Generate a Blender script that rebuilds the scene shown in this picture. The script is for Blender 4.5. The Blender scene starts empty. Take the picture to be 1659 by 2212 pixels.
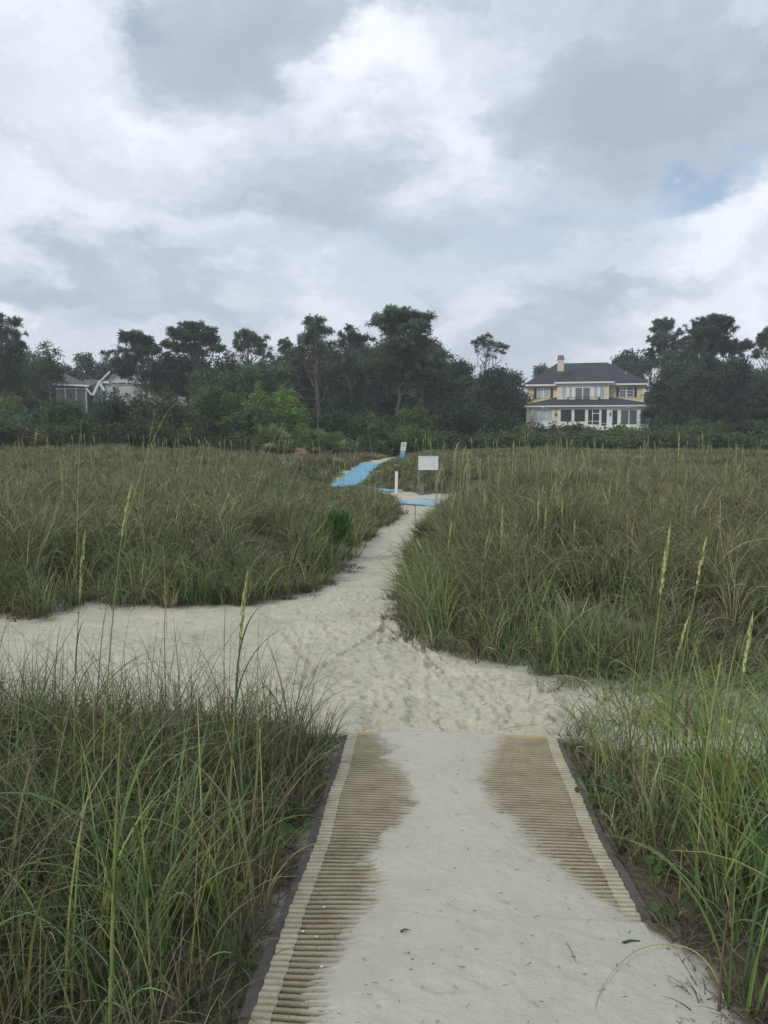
import bpy, math, random
import numpy as np
from mathutils import Vector, Matrix

# ------------------------------------------------------------------ camera
SC = bpy.context.scene
COL = SC.collection
CAM_H = 1.62
PITCH = math.radians(5.3)
FPX, CX, CY = 1775.0, 829.5, 1106.0      # photo measured at 1659 x 2212
cd = bpy.data.cameras.new('camera')
cam = bpy.data.objects.new('camera', cd); COL.objects.link(cam)
cam.location = (0, 0, CAM_H)
cam.rotation_euler = (math.radians(90) - PITCH, 0, 0)
cd.sensor_fit = 'VERTICAL'; cd.sensor_height = 36; cd.sensor_width = 27
cd.lens = 36 * FPX / 2212.0
cd.clip_start = 0.05; cd.clip_end = 4000
SC.camera = cam
SC.render.resolution_x = 768; SC.render.resolution_y = 1024
SC.view_settings.view_transform = 'Standard'
SC.view_settings.look = 'None'
SC.view_settings.exposure = 0.12
SC.view_settings.gamma = 1.0
SC.render.film_transparent = False
SC.cycles.use_denoising = True
SC.cycles.max_bounces = 6
SC.cycles.diffuse_bounces = 2
SC.cycles.glossy_bounces = 2
SC.cycles.volume_bounces = 0
SC.cycles.use_adaptive_sampling = True
SC.cycles.adaptive_threshold = 0.02
SC.cycles.transmission_bounces = 4
SC.cycles.transparent_max_bounces = 8
SC.render.threads_mode = 'AUTO'

def ray(px, py):
    dx = (px - CX) / FPX; dy = (CY - py) / FPX
    s, c = math.sin(PITCH), math.cos(PITCH)
    return np.array([dx, c + dy * s, -s + dy * c])
def at(px, py, Y):
    d = ray(px, py)
    return np.array([0, 0, CAM_H]) + d * (Y / d[1])

# ------------------------------------------------------------------ world: real sky plus a procedural cloud deck
SUN_EL, SUN_AZ = 36.0, 232.0      # degrees, azimuth clockwise from +Y
W = bpy.data.worlds.new('World'); SC.world = W; W.use_nodes = True
nt = W.node_tree; nt.nodes.clear(); L = nt.links
def N(t, **k):
    n = nt.nodes.new(t)
    for a, b in k.items(): setattr(n, a, b)
    return n
def m(op, a, b=None, c=None, clamp=False):
    n = N('ShaderNodeMath', operation=op); n.use_clamp = clamp
    for i, v in enumerate((a, b, c)):
        if v is None: continue
        if isinstance(v, (int, float)): n.inputs[i].default_value = v
        else: L.new(v, n.inputs[i])
    return n.outputs[0]
sky = N('ShaderNodeTexSky', sky_type='NISHITA'); sky.sun_disc = False
sky.sun_elevation = math.radians(SUN_EL); sky.sun_rotation = math.radians(SUN_AZ)
sky.air_density = 1.2; sky.dust_density = 2.0; sky.ozone_density = 1.5
tc = N('ShaderNodeTexCoord')
sep = N('ShaderNodeSeparateXYZ'); L.new(tc.outputs['Generated'], sep.inputs[0])
az = m('ARCTAN2', sep.outputs[0], sep.outputs[1])
el = m('ARCSINE', sep.outputs[2])
# cloud deck coordinates: the direction cut with a flat layer above the ground
zc = m('ADD', m('MAXIMUM', sep.outputs[2], 0.0), 0.13)
comb = N('ShaderNodeCombineXYZ')
L.new(m('DIVIDE', sep.outputs[0], zc), comb.inputs[0]); L.new(m('DIVIDE', sep.outputs[1], zc), comb.inputs[1])
def noise(vec, scale, detail, rough, off=(0, 0, 0), dist=0.0):
    mp = N('ShaderNodeMapping'); mp.inputs['Location'].default_value = off
    L.new(vec, mp.inputs[0])
    n = N('ShaderNodeTexNoise'); n.inputs['Scale'].default_value = scale
    n.inputs['Detail'].default_value = detail; n.inputs['Roughness'].default_value = rough
    n.inputs['Distortion'].default_value = dist
    L.new(mp.outputs[0], n.inputs['Vector'])
    return n
comb3 = N('ShaderNodeCombineXYZ'); L.new(az, comb3.inputs[0]); L.new(m('MULTIPLY', el, 1.7), comb3.inputs[1])
w1 = noise(comb3.outputs[0], 4.5, 8, 0.62, (3.1, 7.7, 0))
w2 = noise(comb3.outputs[0], 5.0, 8, 0.62, (13.1, 2.7, 5))
azw = m('ADD', az, m('MULTIPLY', m('SUBTRACT', w1.outputs['Fac'], 0.5), 0.34))
elw = m('ADD', el, m('MULTIPLY', m('SUBTRACT', w2.outputs['Fac'], 0.5), 0.26))
def blob(px, py, rx, ry, tilt=0.0):
    d = ray(px, py); d = d / np.linalg.norm(d)
    a0 = math.atan2(d[0], d[1]); e0 = math.asin(d[2])
    da = m('SUBTRACT', azw, a0); de = m('SUBTRACT', elw, e0)
    ct, st = math.cos(math.radians(tilt)), math.sin(math.radians(tilt))
    u = m('MULTIPLY', m('ADD', m('MULTIPLY', da, ct), m('MULTIPLY', de, st)), FPX / rx)
    v = m('MULTIPLY', m('SUBTRACT', m('MULTIPLY', de, ct), m('MULTIPLY', da, st)), FPX / ry)
    return m('EXPONENT', m('MULTIPLY', m('ADD', m('MULTIPLY', u, u), m('MULTIPLY', v, v)), -1.0))
# (x, y, rx, ry, tilt, brightness)
BL = [(520, 90, 330, 130, 18, -.46), (880, 30, 260, 70, 10, -.24), (60, 120, 200, 200, 0, .22), (240, 110, 90, 120, 0, .2),
      (690, 190, 120, 80, 35, .34), (420, 290, 150, 90, 15, .34), (880, 110, 90, 70, 0, .34), (1000, 350, 130, 130, 0, .42),
      (1060, 200, 130, 150, 50, .16), (780, 400, 340, 90, 0, -.24), (700, 470, 260, 45, 0, -.22), (1420, 260, 270, 120, 12, -.5),
      (1300, 130, 320, 130, 10, -.22), (150, 350, 260, 120, 0, -.12), (70, 450, 160, 60, 0, .2), (340, 500, 120, 50, 0, .26),
      (560, 520, 130, 45, 0, .24), (100, 520, 200, 55, 0, .14), (1560, 470, 190, 90, 28, .4), (1580, 610, 200, 60, 20, .2),
      (160, 610, 330, 45, 0, -.30), (1380, 640, 290, 50, 14, -.46), (540, 600, 200, 30, 0, -.12), (800, 160, 60, 60, 0, .2), (350, 230, 120, 60, 20, .15), (850, 650, 110, 40, 10, -.3), (650, 640, 160, 45, 0, .14),
      (30, 670, 60, 35, 0, .3), (1140, 700, 120, 30, 0, .25), (1050, 520, 300, 60, 0, -.1), (1200, 470, 120, 60, 0, .14),
      (300, 690, 200, 40, 0, -.05), (1540, 370, 150, 50, 25, -.05), (1420, 720, 200, 25, 0, -.1)]
acc = None
for x, y, rx, ry, t, a in BL:
    b = m('MULTIPLY', blob(x, y, rx, ry, t), a)
    acc = b if acc is None else m('ADD', acc, b)
n1 = noise(comb.outputs[0], 0.9, 6, 0.5, (1.3, 4.2, 0), 0.3)
comb2 = N('ShaderNodeCombineXYZ'); L.new(azw, comb2.inputs[0]); L.new(m('MULTIPLY', elw, 1.5), comb2.inputs[1])
n2 = noise(comb2.outputs[0], 5.0, 9, 0.60, (8.3, 1.2, 3), 0.35)
n4 = noise(comb2.outputs[0], 13.0, 8, 0.62, (2.3, 9.2, 3), 0.5)
bright = m('ADD', m('ADD', m('MULTIPLY', acc, 0.98), 0.63), m('ADD', m('MULTIPLY', m('SUBTRACT', n1.outputs['Fac'], 0.5), 0.28), m('ADD', m('MULTIPLY', m('SUBTRACT', n2.outputs['Fac'], 0.5), 0.85), m('MULTIPLY', m('SUBTRACT', n4.outputs['Fac'], 0.5), 0.26))))
cr = N('ShaderNodeValToRGB'); cr.color_ramp.interpolation = 'B_SPLINE'
els = cr.color_ramp.elements
els[0].position = 0.0; els[0].color = (0.38, 0.425, 0.505, 1)
els[1].position = 1.0; els[1].color = (0.90, 0.93, 0.99, 1)
e = els.new(0.35); e.color = (0.45, 0.50, 0.58, 1)
e = els.new(0.62); e.color = (0.60, 0.66, 0.76, 1)
L.new(bright, cr.inputs[0])
# thin places where blue shows through
gap = None
for x, y, rx, ry, t, a in [(1530, 385, 170, 40, 28, .8), (1080, 270, 60, 60, 40, .35), (300, 20, 50, 40, 0, .5), (620, 560, 330, 60, 0, .3), (1050, 500, 330, 70, 0, .3), (1180, 560, 200, 50, 0, .25)]:
    b = m('MULTIPLY', blob(x, y, rx, ry, t), a); gap = b if gap is None else m('ADD', gap, b)
n3 = noise(comb.outputs[0], 0.6, 3, 0.5, (21, 4, 9))
gap = m('ADD', gap, m('MULTIPLY', m('SUBTRACT', n3.outputs['Fac'], 0.62), 1.2, None, True), None, True)
bg1 = N('ShaderNodeBackground'); L.new(sky.outputs[0], bg1.inputs[0]); bg1.inputs[1].default_value = 0.12
bg2 = N('ShaderNodeBackground'); L.new(cr.outputs[0], bg2.inputs[0]); bg2.inputs[1].default_value = 1.06
mx = N('ShaderNodeMixShader'); L.new(m('SUBTRACT', 1.0, gap, None, True), mx.inputs[0]); L.new(bg1.outputs[0], mx.inputs[1]); L.new(bg2.outputs[0], mx.inputs[2])
wo = N('ShaderNodeOutputWorld'); L.new(mx.outputs[0], wo.inputs[0])

sl = bpy.data.lights.new('sun', 'SUN'); sl.energy = 1.5; sl.angle = math.radians(10); sl.color = (1, 0.95, 0.87)
so = bpy.data.objects.new('sun', sl); COL.objects.link(so)
sa, se = math.radians(SUN_AZ), math.radians(SUN_EL)
sd_ = Vector((math.sin(sa) * math.cos(se), math.cos(sa) * math.cos(se), math.sin(se)))
so.rotation_euler = (-sd_).to_track_quat('-Z', 'Y').to_euler()

# ------------------------------------------------------------------ helpers
rng = np.random.default_rng(7)
def tag(o, label=None, cat=None, group=None, kind=None):
    if label: o['label'] = label
    if cat: o['category'] = cat
    if group: o['group'] = group
    if kind: o['kind'] = kind
    return o
def empty(name, loc, rz=0.0, label=None, cat=None, group=None):
    o = bpy.data.objects.new(name, None); COL.objects.link(o)
    o.location = Vector([float(v) for v in loc]); o.rotation_euler = (0, 0, rz); o.empty_display_size = 0.2
    return tag(o, label, cat, group)
def mk(name, V, F, mat, parent=None, col=None, loc=None, smooth=False, attrs=None):
    """V (n,3); F (m,4) or (m,3) int array, or a list of polygons"""
    me = bpy.data.meshes.new(name)
    V = np.asarray(V, dtype=np.float32)
    if isinstance(F, np.ndarray):
        nf, k = F.shape
        me.vertices.add(len(V)); me.vertices.foreach_set('co', V.ravel())
        me.loops.add(nf * k); me.loops.foreach_set('vertex_index', F.astype(np.int32).ravel())
        me.polygons.add(nf); me.polygons.foreach_set('loop_start', np.arange(0, nf * k, k, dtype=np.int32))
        me.update(calc_edges=True)
    else:
        me.from_pydata([tuple(map(float, v)) for v in V], [], F); me.update()
    if col is not None:
        a = me.color_attributes.new('Col', 'FLOAT_COLOR', 'POINT')
        c = np.ones((len(V), 4), dtype=np.float32); c[:, :3] = col
        a.data.foreach_set('color', c.ravel())
    for k_, v_ in (attrs or {}).items():
        a = me.attributes.new(k_, 'FLOAT', 'POINT'); a.data.foreach_set('value', np.asarray(v_, dtype=np.float32))
    if smooth: me.polygons.foreach_set('use_smooth', np.ones(len(me.polygons), dtype=bool))
    o = bpy.data.objects.new(name, me); COL.objects.link(o)
    if mat: me.materials.append(mat)
    if parent: o.parent = parent
    if loc is not None: o.location = Vector([float(v) for v in loc])
    return o
class MB:
    """collects shapes into one mesh"""
    def __init__(s): s.v = []; s.f = []
    def add(s, v, f):
        n = len(s.v); s.v += [tuple(map(float, p)) for p in v]; s.f += [tuple(i + n for i in q) for q in f]; return s
    def box(s, x0, x1, y0, y1, z0, z1, bev=0.0):
        if bev <= 0:
            v = [(x, y, z) for z in (z0, z1) for y in (y0, y1) for x in (x0, x1)]
            return s.add(v, [(0, 2, 3, 1), (4, 5, 7, 6), (0, 1, 5, 4), (2, 6, 7, 3), (0, 4, 6, 2), (1, 3, 7, 5)])
        b = bev
        loops = []
        for z, i in ((z0, b), (z0 + b, 0), (z1 - b, 0), (z1, b)):
            loops.append([(x0 + i, y0 + b, z), (x0 + b, y0 + i, z), (x1 - b, y0 + i, z), (x1 - i, y0 + b, z), (x1 - i, y1 - b, z), (x1 - b, y1 - i, z), (x0 + b, y1 - i, z), (x0 + i, y1 - b, z)])
        v = [p for l in loops for p in l]; f = []
        for r in range(3):
            for k in range(8):
                f.append((r * 8 + k, r * 8 + (k + 1) % 8, r * 8 + 8 + (k + 1) % 8, r * 8 + 8 + k))
        f.append(tuple(range(7, -1, -1))); f.append(tuple(range(24, 32)))
        return s.add(v, f)
    def tube(s, pts, rad, n=6):
        V, F = tube_arr(pts, rad, n); return s.add(V, [tuple(q) for q in F])
    def prism(s, poly, y0, y1):
        """polygon in xz pushed along y"""
        n = len(poly)
        v = [(x, y0, z) for x, z in poly] + [(x, y1, z) for x, z in poly]
        f = [tuple(range(n)), tuple(range(2 * n - 1, n - 1, -1))] + [(i, i + n, (i + 1) % n + n, (i + 1) % n) for i in range(n)]
        return s.add(v, f)
    def build(s, name, mat, parent=None, smooth=False, loc=None):
        return mk(name, s.v, s.f, mat, parent, smooth=smooth, loc=loc)
def tube_arr(pts, rad, n=6):
    P = np.asarray(pts, float); k = len(P)
    R = np.broadcast_to(np.asarray(rad, float), (k,))
    T = np.gradient(P, axis=0); T /= np.linalg.norm(T, axis=1, keepdims=True) + 1e-9
    ref = np.array([0.31, 0.95, 0.05]) if abs(T[0][2]) > 0.7 else np.array([0.05, 0.1, 0.99])
    U = np.cross(T, ref); U /= np.linalg.norm(U, axis=1, keepdims=True) + 1e-9
    Wd = np.cross(T, U)
    a = np.arange(n) * 2 * np.pi / n
    V = P[:, None, :] + R[:, None, None] * (np.cos(a)[None, :, None] * U[:, None, :] + np.sin(a)[None, :, None] * Wd[:, None, :])
    V = V.reshape(-1, 3)
    i = np.arange(k - 1)[:, None] * n; j = np.arange(n)[None, :]
    F = np.stack([i + j, i + (j + 1) % n, i + n + (j + 1) % n, i + n + j], -1).reshape(-1, 4)
    return V, F
def merge(parts):
    Vs, Fs, n = [], [], 0
    for V, F in parts:
        Vs.append(V); Fs.append(F + n); n += len(V)
    return np.concatenate(Vs), np.concatenate(Fs)

# value noise
def _hash(ix, iy, s):
    h = (ix * 374761393 + iy * 668265263 + s * 974634777).astype(np.int64) & 0xffffffff
    h = ((h ^ (h >> 13)) * 1274126177) & 0xffffffff
    return ((h ^ (h >> 16)) & 0xffff) / 65535.0
def vnoise(x, y, s=0):
    x = np.asarray(x, float); y = np.asarray(y, float)
    ix = np.floor(x).astype(np.int64); iy = np.floor(y).astype(np.int64)
    fx = x - ix; fy = y - iy; fx = fx * fx * (3 - 2 * fx); fy = fy * fy * (3 - 2 * fy)
    a = _hash(ix, iy, s); b = _hash(ix + 1, iy, s); c = _hash(ix, iy + 1, s); d = _hash(ix + 1, iy + 1, s)
    return (a * (1 - fx) + b * fx) * (1 - fy) + (c * (1 - fx) + d * fx) * fy
def fbm(x, y, s=0, o=4, r=0.5):
    t = 0; a = 1; n = 0
    for i in range(o):
        t = t + a * vnoise(x * 2 ** i, y * 2 ** i, s + i * 7); n += a; a *= r
    return t / n
def sstep(a, b, x):
    t = np.clip((x - a) / (b - a), 0, 1); return t * t * (3 - 2 * t)

# ------------------------------------------------------------------ materials
def mat_base(name):
    M = bpy.data.materials.new(name); M.use_nodes = True
    t = M.node_tree; b = t.nodes['Principled BSDF']
    return M, t, b
def mat_noise(name, c1, c2, scale=6.0, rough=0.8, bump=0.0, bscale=None, detail=5, spec=0.3, metallic=0.0, stretch=(1, 1, 1)):
    M, t, b = mat_base(name)
    tcn = t.nodes.new('ShaderNodeTexCoord'); mp = t.nodes.new('ShaderNodeMapping'); mp.inputs['Scale'].default_value = stretch
    t.links.new(tcn.outputs['Object'], mp.inputs[0])
    n = t.nodes.new('ShaderNodeTexNoise'); n.inputs['Scale'].default_value = scale; n.inputs['Detail'].default_value = detail; n.inputs['Roughness'].default_value = 0.6
    t.links.new(mp.outputs[0], n.inputs['Vector'])
    r = t.nodes.new('ShaderNodeValToRGB'); r.color_ramp.elements[0].position = 0.3; r.color_ramp.elements[1].position = 0.7
    r.color_ramp.elements[0].color = (*c1, 1); r.color_ramp.elements[1].color = (*c2, 1)
    t.links.new(n.outputs['Fac'], r.inputs[0]); t.links.new(r.outputs[0], b.inputs['Base Color'])
    b.inputs['Roughness'].default_value = rough; b.inputs['Specular IOR Level'].default_value = spec; b.inputs['Metallic'].default_value = metallic
    if bump:
        n2 = t.nodes.new('ShaderNodeTexNoise'); n2.inputs['Scale'].default_value = bscale or scale * 4; n2.inputs['Detail'].default_value = 4
        t.links.new(mp.outputs[0], n2.inputs['Vector'])
        bp = t.nodes.new('ShaderNodeBump'); bp.inputs['Strength'].default_value = bump; bp.inputs['Distance'].default_value = 0.02
        t.links.new(n2.outputs['Fac'], bp.inputs['Height']); t.links.new(bp.outputs[0], b.inputs['Normal'])
    return M
def mat_leaf(name, trans=0.25, rough=0.65, gain=1.0, spec=0.25):
    M, t, b = mat_base(name)
    a = t.nodes.new('ShaderNodeVertexColor'); a.layer_name = 'Col'
    hs = t.nodes.new('ShaderNodeHueSaturation'); hs.inputs['Value'].default_value = gain
    t.links.new(a.outputs[0], hs.inputs['Color'])
    t.links.new(hs.outputs[0], b.inputs['Base Color']); b.inputs['Roughness'].default_value = rough; b.inputs['Specular IOR Level'].default_value = spec
    tr = t.nodes.new('ShaderNodeBsdfTranslucent'); t.links.new(hs.outputs[0], tr.inputs[0])
    mxs = t.nodes.new('ShaderNodeMixShader'); mxs.inputs[0].default_value = trans
    t.links.new(b.outputs[0], mxs.inputs[1]); t.links.new(tr.outputs[0], mxs.inputs[2])
    t.links.new(mxs.outputs[0], t.nodes['Material Output'].inputs[0])
    return M
M_GRASS = mat_leaf('grass_blades', 0.12, 0.6)
M_LEAF = mat_leaf('tree_leaves', 0.34, 0.6)
M_BARK = mat_noise('bark', (0.075, 0.062, 0.055), (0.16, 0.135, 0.12), 5, 0.9, 0.6, 14, stretch=(1, 1, 0.3))

# ------------------------------------------------------------------ terrain shape
_by = np.array([-400, 0, 2.0, 5.0, 8.0, 12, 18, 24, 30, 36, 44, 48, 60, 80, 110, 160, 2000.])
_bz = np.array([0, 0, 0, -0.20, -0.34, -0.42, -0.47, -0.48, -0.46, -0.50, 0.10, 0.22, 0.3, 0.9, 2.3, 2.8, 3.0])
def base_z(y): return np.interp(y, _by, _bz)
def gp(px, py):
    """where the ray through a photo point meets the sand"""
    d = ray(px, py); o = np.array([0, 0, CAM_H]); t = 0.5
    while t < 300:
        p = o + d * t
        if p[2] <= base_z(p[1]): return p
        t += 0.01 + t * 0.0005
    return p
sand_px = [(690, 1600), (560, 1575), (300, 1560), (-300, 1545), (-1500, 1530), (-1500, 1345), (-300, 1345), (0, 1330), (80, 1340), (180, 1305), (330, 1315), (560, 1308),
           (640, 1292), (700, 1262), (760, 1222), (785, 1180), (830, 1142), (872, 1112), (884, 1090), (884, 1074), (905, 1068), (955, 1066), (968, 1085), (950, 1104), (920, 1135), (902, 1165), (888, 1220),
           (872, 1285), (856, 1330), (872, 1368), (912, 1396), (1000, 1425), (1130, 1450), (1250, 1492), (1400, 1500), (1659, 1505), (2600, 1520), (2600, 1690), (1700, 1668),
           (1420, 1640), (1290, 1612), (1225, 1600), (1200, 1630), (1240, 1760), (1302, 1880), (1375, 2003), (1470, 2040), (1560, 2150), (1640, 2290), (1720, 2500), (1800, 2900)]
sand_w = [gp(x, y)[:2] for x, y in sand_px] + [np.array([1.5, -1.0]), np.array([-0.7, -1.0])] + [gp(x, y)[:2] for x, y in [(520, 2500), (575, 2230), (655, 1950), (740, 1690)]]
poly = np.array(sand_w)
trail = np.array([(0.95, 23.0), (1.1, 26.0), (0.6, 30.0), (-1.0, 32.6), (-1.7, 35.0), (-1.2, 41), (-0.7, 44.0), (-0.2, 46.5), (0.5, 50), (1.5, 58)])
def seg_d(X, Y, A, B):
    ax, ay = A; bx, by = B; vx, vy = bx - ax, by - ay
    t = np.clip(((X - ax) * vx + (Y - ay) * vy) / (vx * vx + vy * vy + 1e-9), 0, 1)
    return np.hypot(X - ax - t * vx, Y - ay - t * vy)
def sdf(X, Y):
    d = np.full(X.shape, 1e9); ins = np.zeros(X.shape, bool)
    for i in range(len(poly)):
        A, B = poly[i], poly[(i + 1) % len(poly)]
        d = np.minimum(d, seg_d(X, Y, A, B))
        c = ((A[1] > Y) != (B[1] > Y)) & (X < (B[0] - A[0]) * (Y - A[1]) / (B[1] - A[1] + 1e-12) + A[0])
        ins ^= c
    d = np.where(ins, -d, d)
    for i in range(len(trail) - 1):
        d = np.minimum(d, seg_d(X, Y, trail[i], trail[i + 1]) - np.interp(Y, [28, 33, 45, 48], [.72, .72, .66, .5]))
    d = np.minimum(d, np.maximum(np.abs(X - 1.9) - 1.0, np.abs(Y - 27.5) - 1.1))
    return d
GX = np.arange(-16, 20.01, 0.08); GY = np.arange(-1, 60.01, 0.08)
_gx, _gy = np.meshgrid(GX, GY)
SDG = sdf(_gx, _gy)
def sdist(x, y):
    x = np.asarray(x, float); y = np.asarray(y, float)
    fx = np.clip((x - GX[0]) / 0.08, 0, len(GX) - 1.001); fy = np.clip((y - GY[0]) / 0.08, 0, len(GY) - 1.001)
    ix = fx.astype(int); iy = fy.astype(int); fx -= ix; fy -= iy
    v = (SDG[iy, ix] * (1 - fx) + SDG[iy, ix + 1] * fx) * (1 - fy) + (SDG[iy + 1, ix] * (1 - fx) + SDG[iy + 1, ix + 1] * fx) * fy
    out = np.maximum(np.maximum(GX[0] - x, x - GX[-1]), np.maximum(GY[0] - y, y - GY[-1]))
    return np.where(out > 0, np.abs(v) + out, v)
_ay = [0, 3, 5.6, 8, 10, 14, 20, 30, 36, 44, 52, 60, 2000]
_aL = [0.05, 0.08, 0.05, 0.30, 0.42, 0.50, 0.60, 0.68, 0.78, 0.42, 0.42, 0.1, 0]
_aR = [0.05, 0.08, 0.05, 0.28, 0.40, 0.50, 0.60, 0.62, 0.70, 0.40, 0.20, 0.1, 0]
def ground_z(x, y):
    x = np.asarray(x, float); y = np.asarray(y, float)
    sd = sdist(x, y) + (fbm(x * 1.3, y * 1.3, 5, 3) - 0.5) * 0.3
    amp = np.where(x < 0.3 + 0 * y, np.interp(y, _ay, _aL), np.interp(y, _ay, _aR))
    k = sstep(0.0, 2.2, sd)
    amp = amp * (1 - .85 * np.exp(-((x + .062 * y + .1) / 1.5) ** 2) * sstep(15, 20, y) * sstep(42, 36, y))
    z = base_z(y) + amp * k
    z = z + k * (fbm(x * 0.22, y * 0.22, 31, 3) - 0.5) * np.interp(y, [0, 6, 12, 60, 100], [0.05, 0.12, 0.6, 0.85, 0.4])
    z = z + (fbm(x * 0.9, y * 0.9, 3, 3) - 0.5) * np.interp(y, [0, 4.9, 6, 40], [0.0, 0.015, 0.07, 0.1])
    z = z - .42 * np.exp(-((x + 4.8) / 4.2) ** 2) * sstep(36, 46, y) * sstep(66, 58, y) * k
    return z
# mat frame
MA = math.radians(3.6)
_pe = gp(975, 1590); MEND = np.array([_pe[0], _pe[1]])       # middle of the far end of the mat
mu = np.array([math.cos(MA), -math.sin(MA)]); mv = np.array([math.sin(MA), math.cos(MA)])
def to_uv(x, y):
    dx = x - MEND[0]; dy = y - MEND[1]
    return dx * mu[0] + dy * mu[1], dx * mv[0] + dy * mv[1]
def from_uv(u, v): return MEND[0] + u * mu[0] + v * mv[0], MEND[1] + u * mu[1] + v * mv[1]
HALF = 0.61
_L = [(1590, 815), (1625, 850), (1690, 885), (1740, 905), (1790, 870), (1850, 815), (1900, 812), (1950, 822), (2000, 775), (2050, 750), (2100, 725), (2150, 702), (2212, 680), (2500, 640)]
_R = [(1590, 1080), (1625, 1060), (1690, 1025), (1740, 1062), (1790, 1105), (1850, 1160), (1900, 1215), (1950, 1275), (2000, 1350), (2012, 1600), (2500, 1900)]
def _lim(T):
    a = np.array([to_uv(*gp(x, y)[:2]) for y, x in T]); o = np.argsort(a[:, 1]); return a[o, 1], a[o, 0]
LV, LU = _lim(_L); RV, RU = _lim(_R)
def sand_over(x, y):
    """thickness of blown sand relative to the mat's underside"""
    u, v = to_uv(x, y)
    wob = (fbm(x * 5, y * 5, 41, 4) - 0.5)
    ul = np.interp(v, LV, LU) + wob * 0.24; ur = np.interp(v, RV, RU) + (fbm(x * 5, y * 5, 47, 4) - 0.5) * 0.24
    ins = np.minimum(u - ul, ur - u)
    t = np.interp(ins, [-0.45, -0.10, 0.0, 0.02, 0.10, 0.5], [-0.006, -0.002, 0.0055, 0.0105, 0.0165, 0.024])
    t = t + (fbm(x * 9, y * 12, 61, 4) - 0.5) * 0.013 * np.exp(-(ins / .22) ** 2) + (fbm(x * 30, y * 45, 63, 2) - 0.5) * 0.0035
    inm = (np.abs(u) < HALF + 0.07) & (v < 0.02)
    return t, inm, u, v
# ------------------------------------------------------------------ ground mesh (one sheet, fine near the path, coarse far off)
def axis(segs):
    out = [segs[0][0]]
    for a, b, s0, s1 in segs:
        x = a
        while x < b - 1e-6:
            t = (x - a) / (b - a); s = s0 * (s1 / s0) ** t
            x = min(b, x + s); out.append(x)
    return np.array(out)
xr = axis([(0, 1.5, .0125, .0125), (1.5, 4, .0125, .03), (4, 10, .03, .12), (10, 40, .12, 1.5), (40, 400, 1.5, 40)])
xl = -axis([(0, 1.1, .0125, .0125), (1.1, 4, .0125, .03), (4, 10, .03, .12), (10, 40, .12, 1.5), (40, 400, 1.5, 40)])[::-1]
xs = np.concatenate([xl, xr[1:]])
ys = axis([(-60, 0, 20, 1), (0, 1.7, .3, .02), (1.7, 5.3, .012, .012), (5.3, 9, .012, .026), (9, 24, .026, .09), (24, 60, .09, .5), (60, 160, .5, 5), (160, 700, 5, 60)])
ys = np.concatenate([[-400], ys])
X, Y = np.meshgrid(xs, ys)
Zg = ground_z(X, Y)
SD = sdist(X, Y)
# blown sand over the mat
t_, inm, U_, V_ = sand_over(X, Y)
Zg = np.where(inm, base_z(Y) + t_, Zg)
edge = sstep(HALF + 0.07, HALF + 0.25, np.abs(U_))
apron = (~inm) & (Y < 4.95) & (V_ < 0) & (np.abs(U_) < HALF + 0.25)
Zg = np.where(apron, np.where(t_ > 0.012, base_z(Y) + t_ * (1 - edge), Zg - 0.004 * (1 - edge)), Zg)
# footprints and scuffs pressed into the loose sand
def stamp(x, y, a, L_, W_, d, rim=0.45, rag=0.35):
    R = max(L_, W_) * 1.7
    i0, i1 = np.searchsorted(ys, [y - R, y + R]); j0, j1 = np.searchsorted(xs, [x - R, x + R])
    if i1 - i0 < 2 or j1 - j0 < 2: return
    XX = X[i0:i1, j0:j1] - x; YY = Y[i0:i1, j0:j1] - y
    u = XX * math.cos(a) + YY * math.sin(a); v = -XX * math.sin(a) + YY * math.cos(a)
    th = np.arctan2(v, u)
    r = np.sqrt((u / L_) ** 2 + (v / W_) ** 2) * (1 + rag * (vnoise(th * 2.2 + x * 9, np.full_like(th, y * 13), 9) - 0.5))
    Zg[i0:i1, j0:j1] += -d * np.exp(-(r ** 7)) + rim * d * np.exp(-((r - 1.35) / 0.28) ** 2) * (0.5 + vnoise(th * 1.7 + 5, np.full_like(th, x * 7), 11))
pr = random.Random(3)
n = 0; tries = 0
while n < 850 and tries < 40000:
    tries += 1
    yy = 5.02 + (pr.random() ** 1.6) * 18; xx = pr.uniform(-0.6 * yy, 0.6 * yy)
    s = float(sdist(xx, yy))
    if s > -0.08: continue
    path_c = 0.45 if yy < 8 else np.interp(yy, [8, 12, 17, 23], [0.2, 0.1, 0.6, 1.1])
    if pr.random() > math.exp(-((xx - path_c) / (1.5 if yy < 9 else 1.0)) ** 2) + 0.30: continue
    sc = pr.uniform(0.7, 1.15)
    stamp(xx, yy, pr.choice([pr.gauss(1.5, .5), pr.uniform(0, 3.1)]), 0.10 * sc, pr.uniform(.045, .07) * sc, pr.uniform(0.004, 0.017) * (.4 + 1.2 * float(vnoise(xx * .9, yy * .6, 5))), .25, .9); n += 1
for k in range(1500):       # small crumbs and dents
    yy = 5.0 + pr.random() ** 1.5 * 9; xx = pr.uniform(-0.55 * yy, 0.55 * yy)
    if float(sdist(xx, yy)) > 0.0: continue
    q = pr.uniform(0.015, 0.04); stamp(xx, yy, pr.uniform(0, 3), q * 1.4, q, pr.uniform(-0.006, 0.010), 0.2, 0.7)
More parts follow.
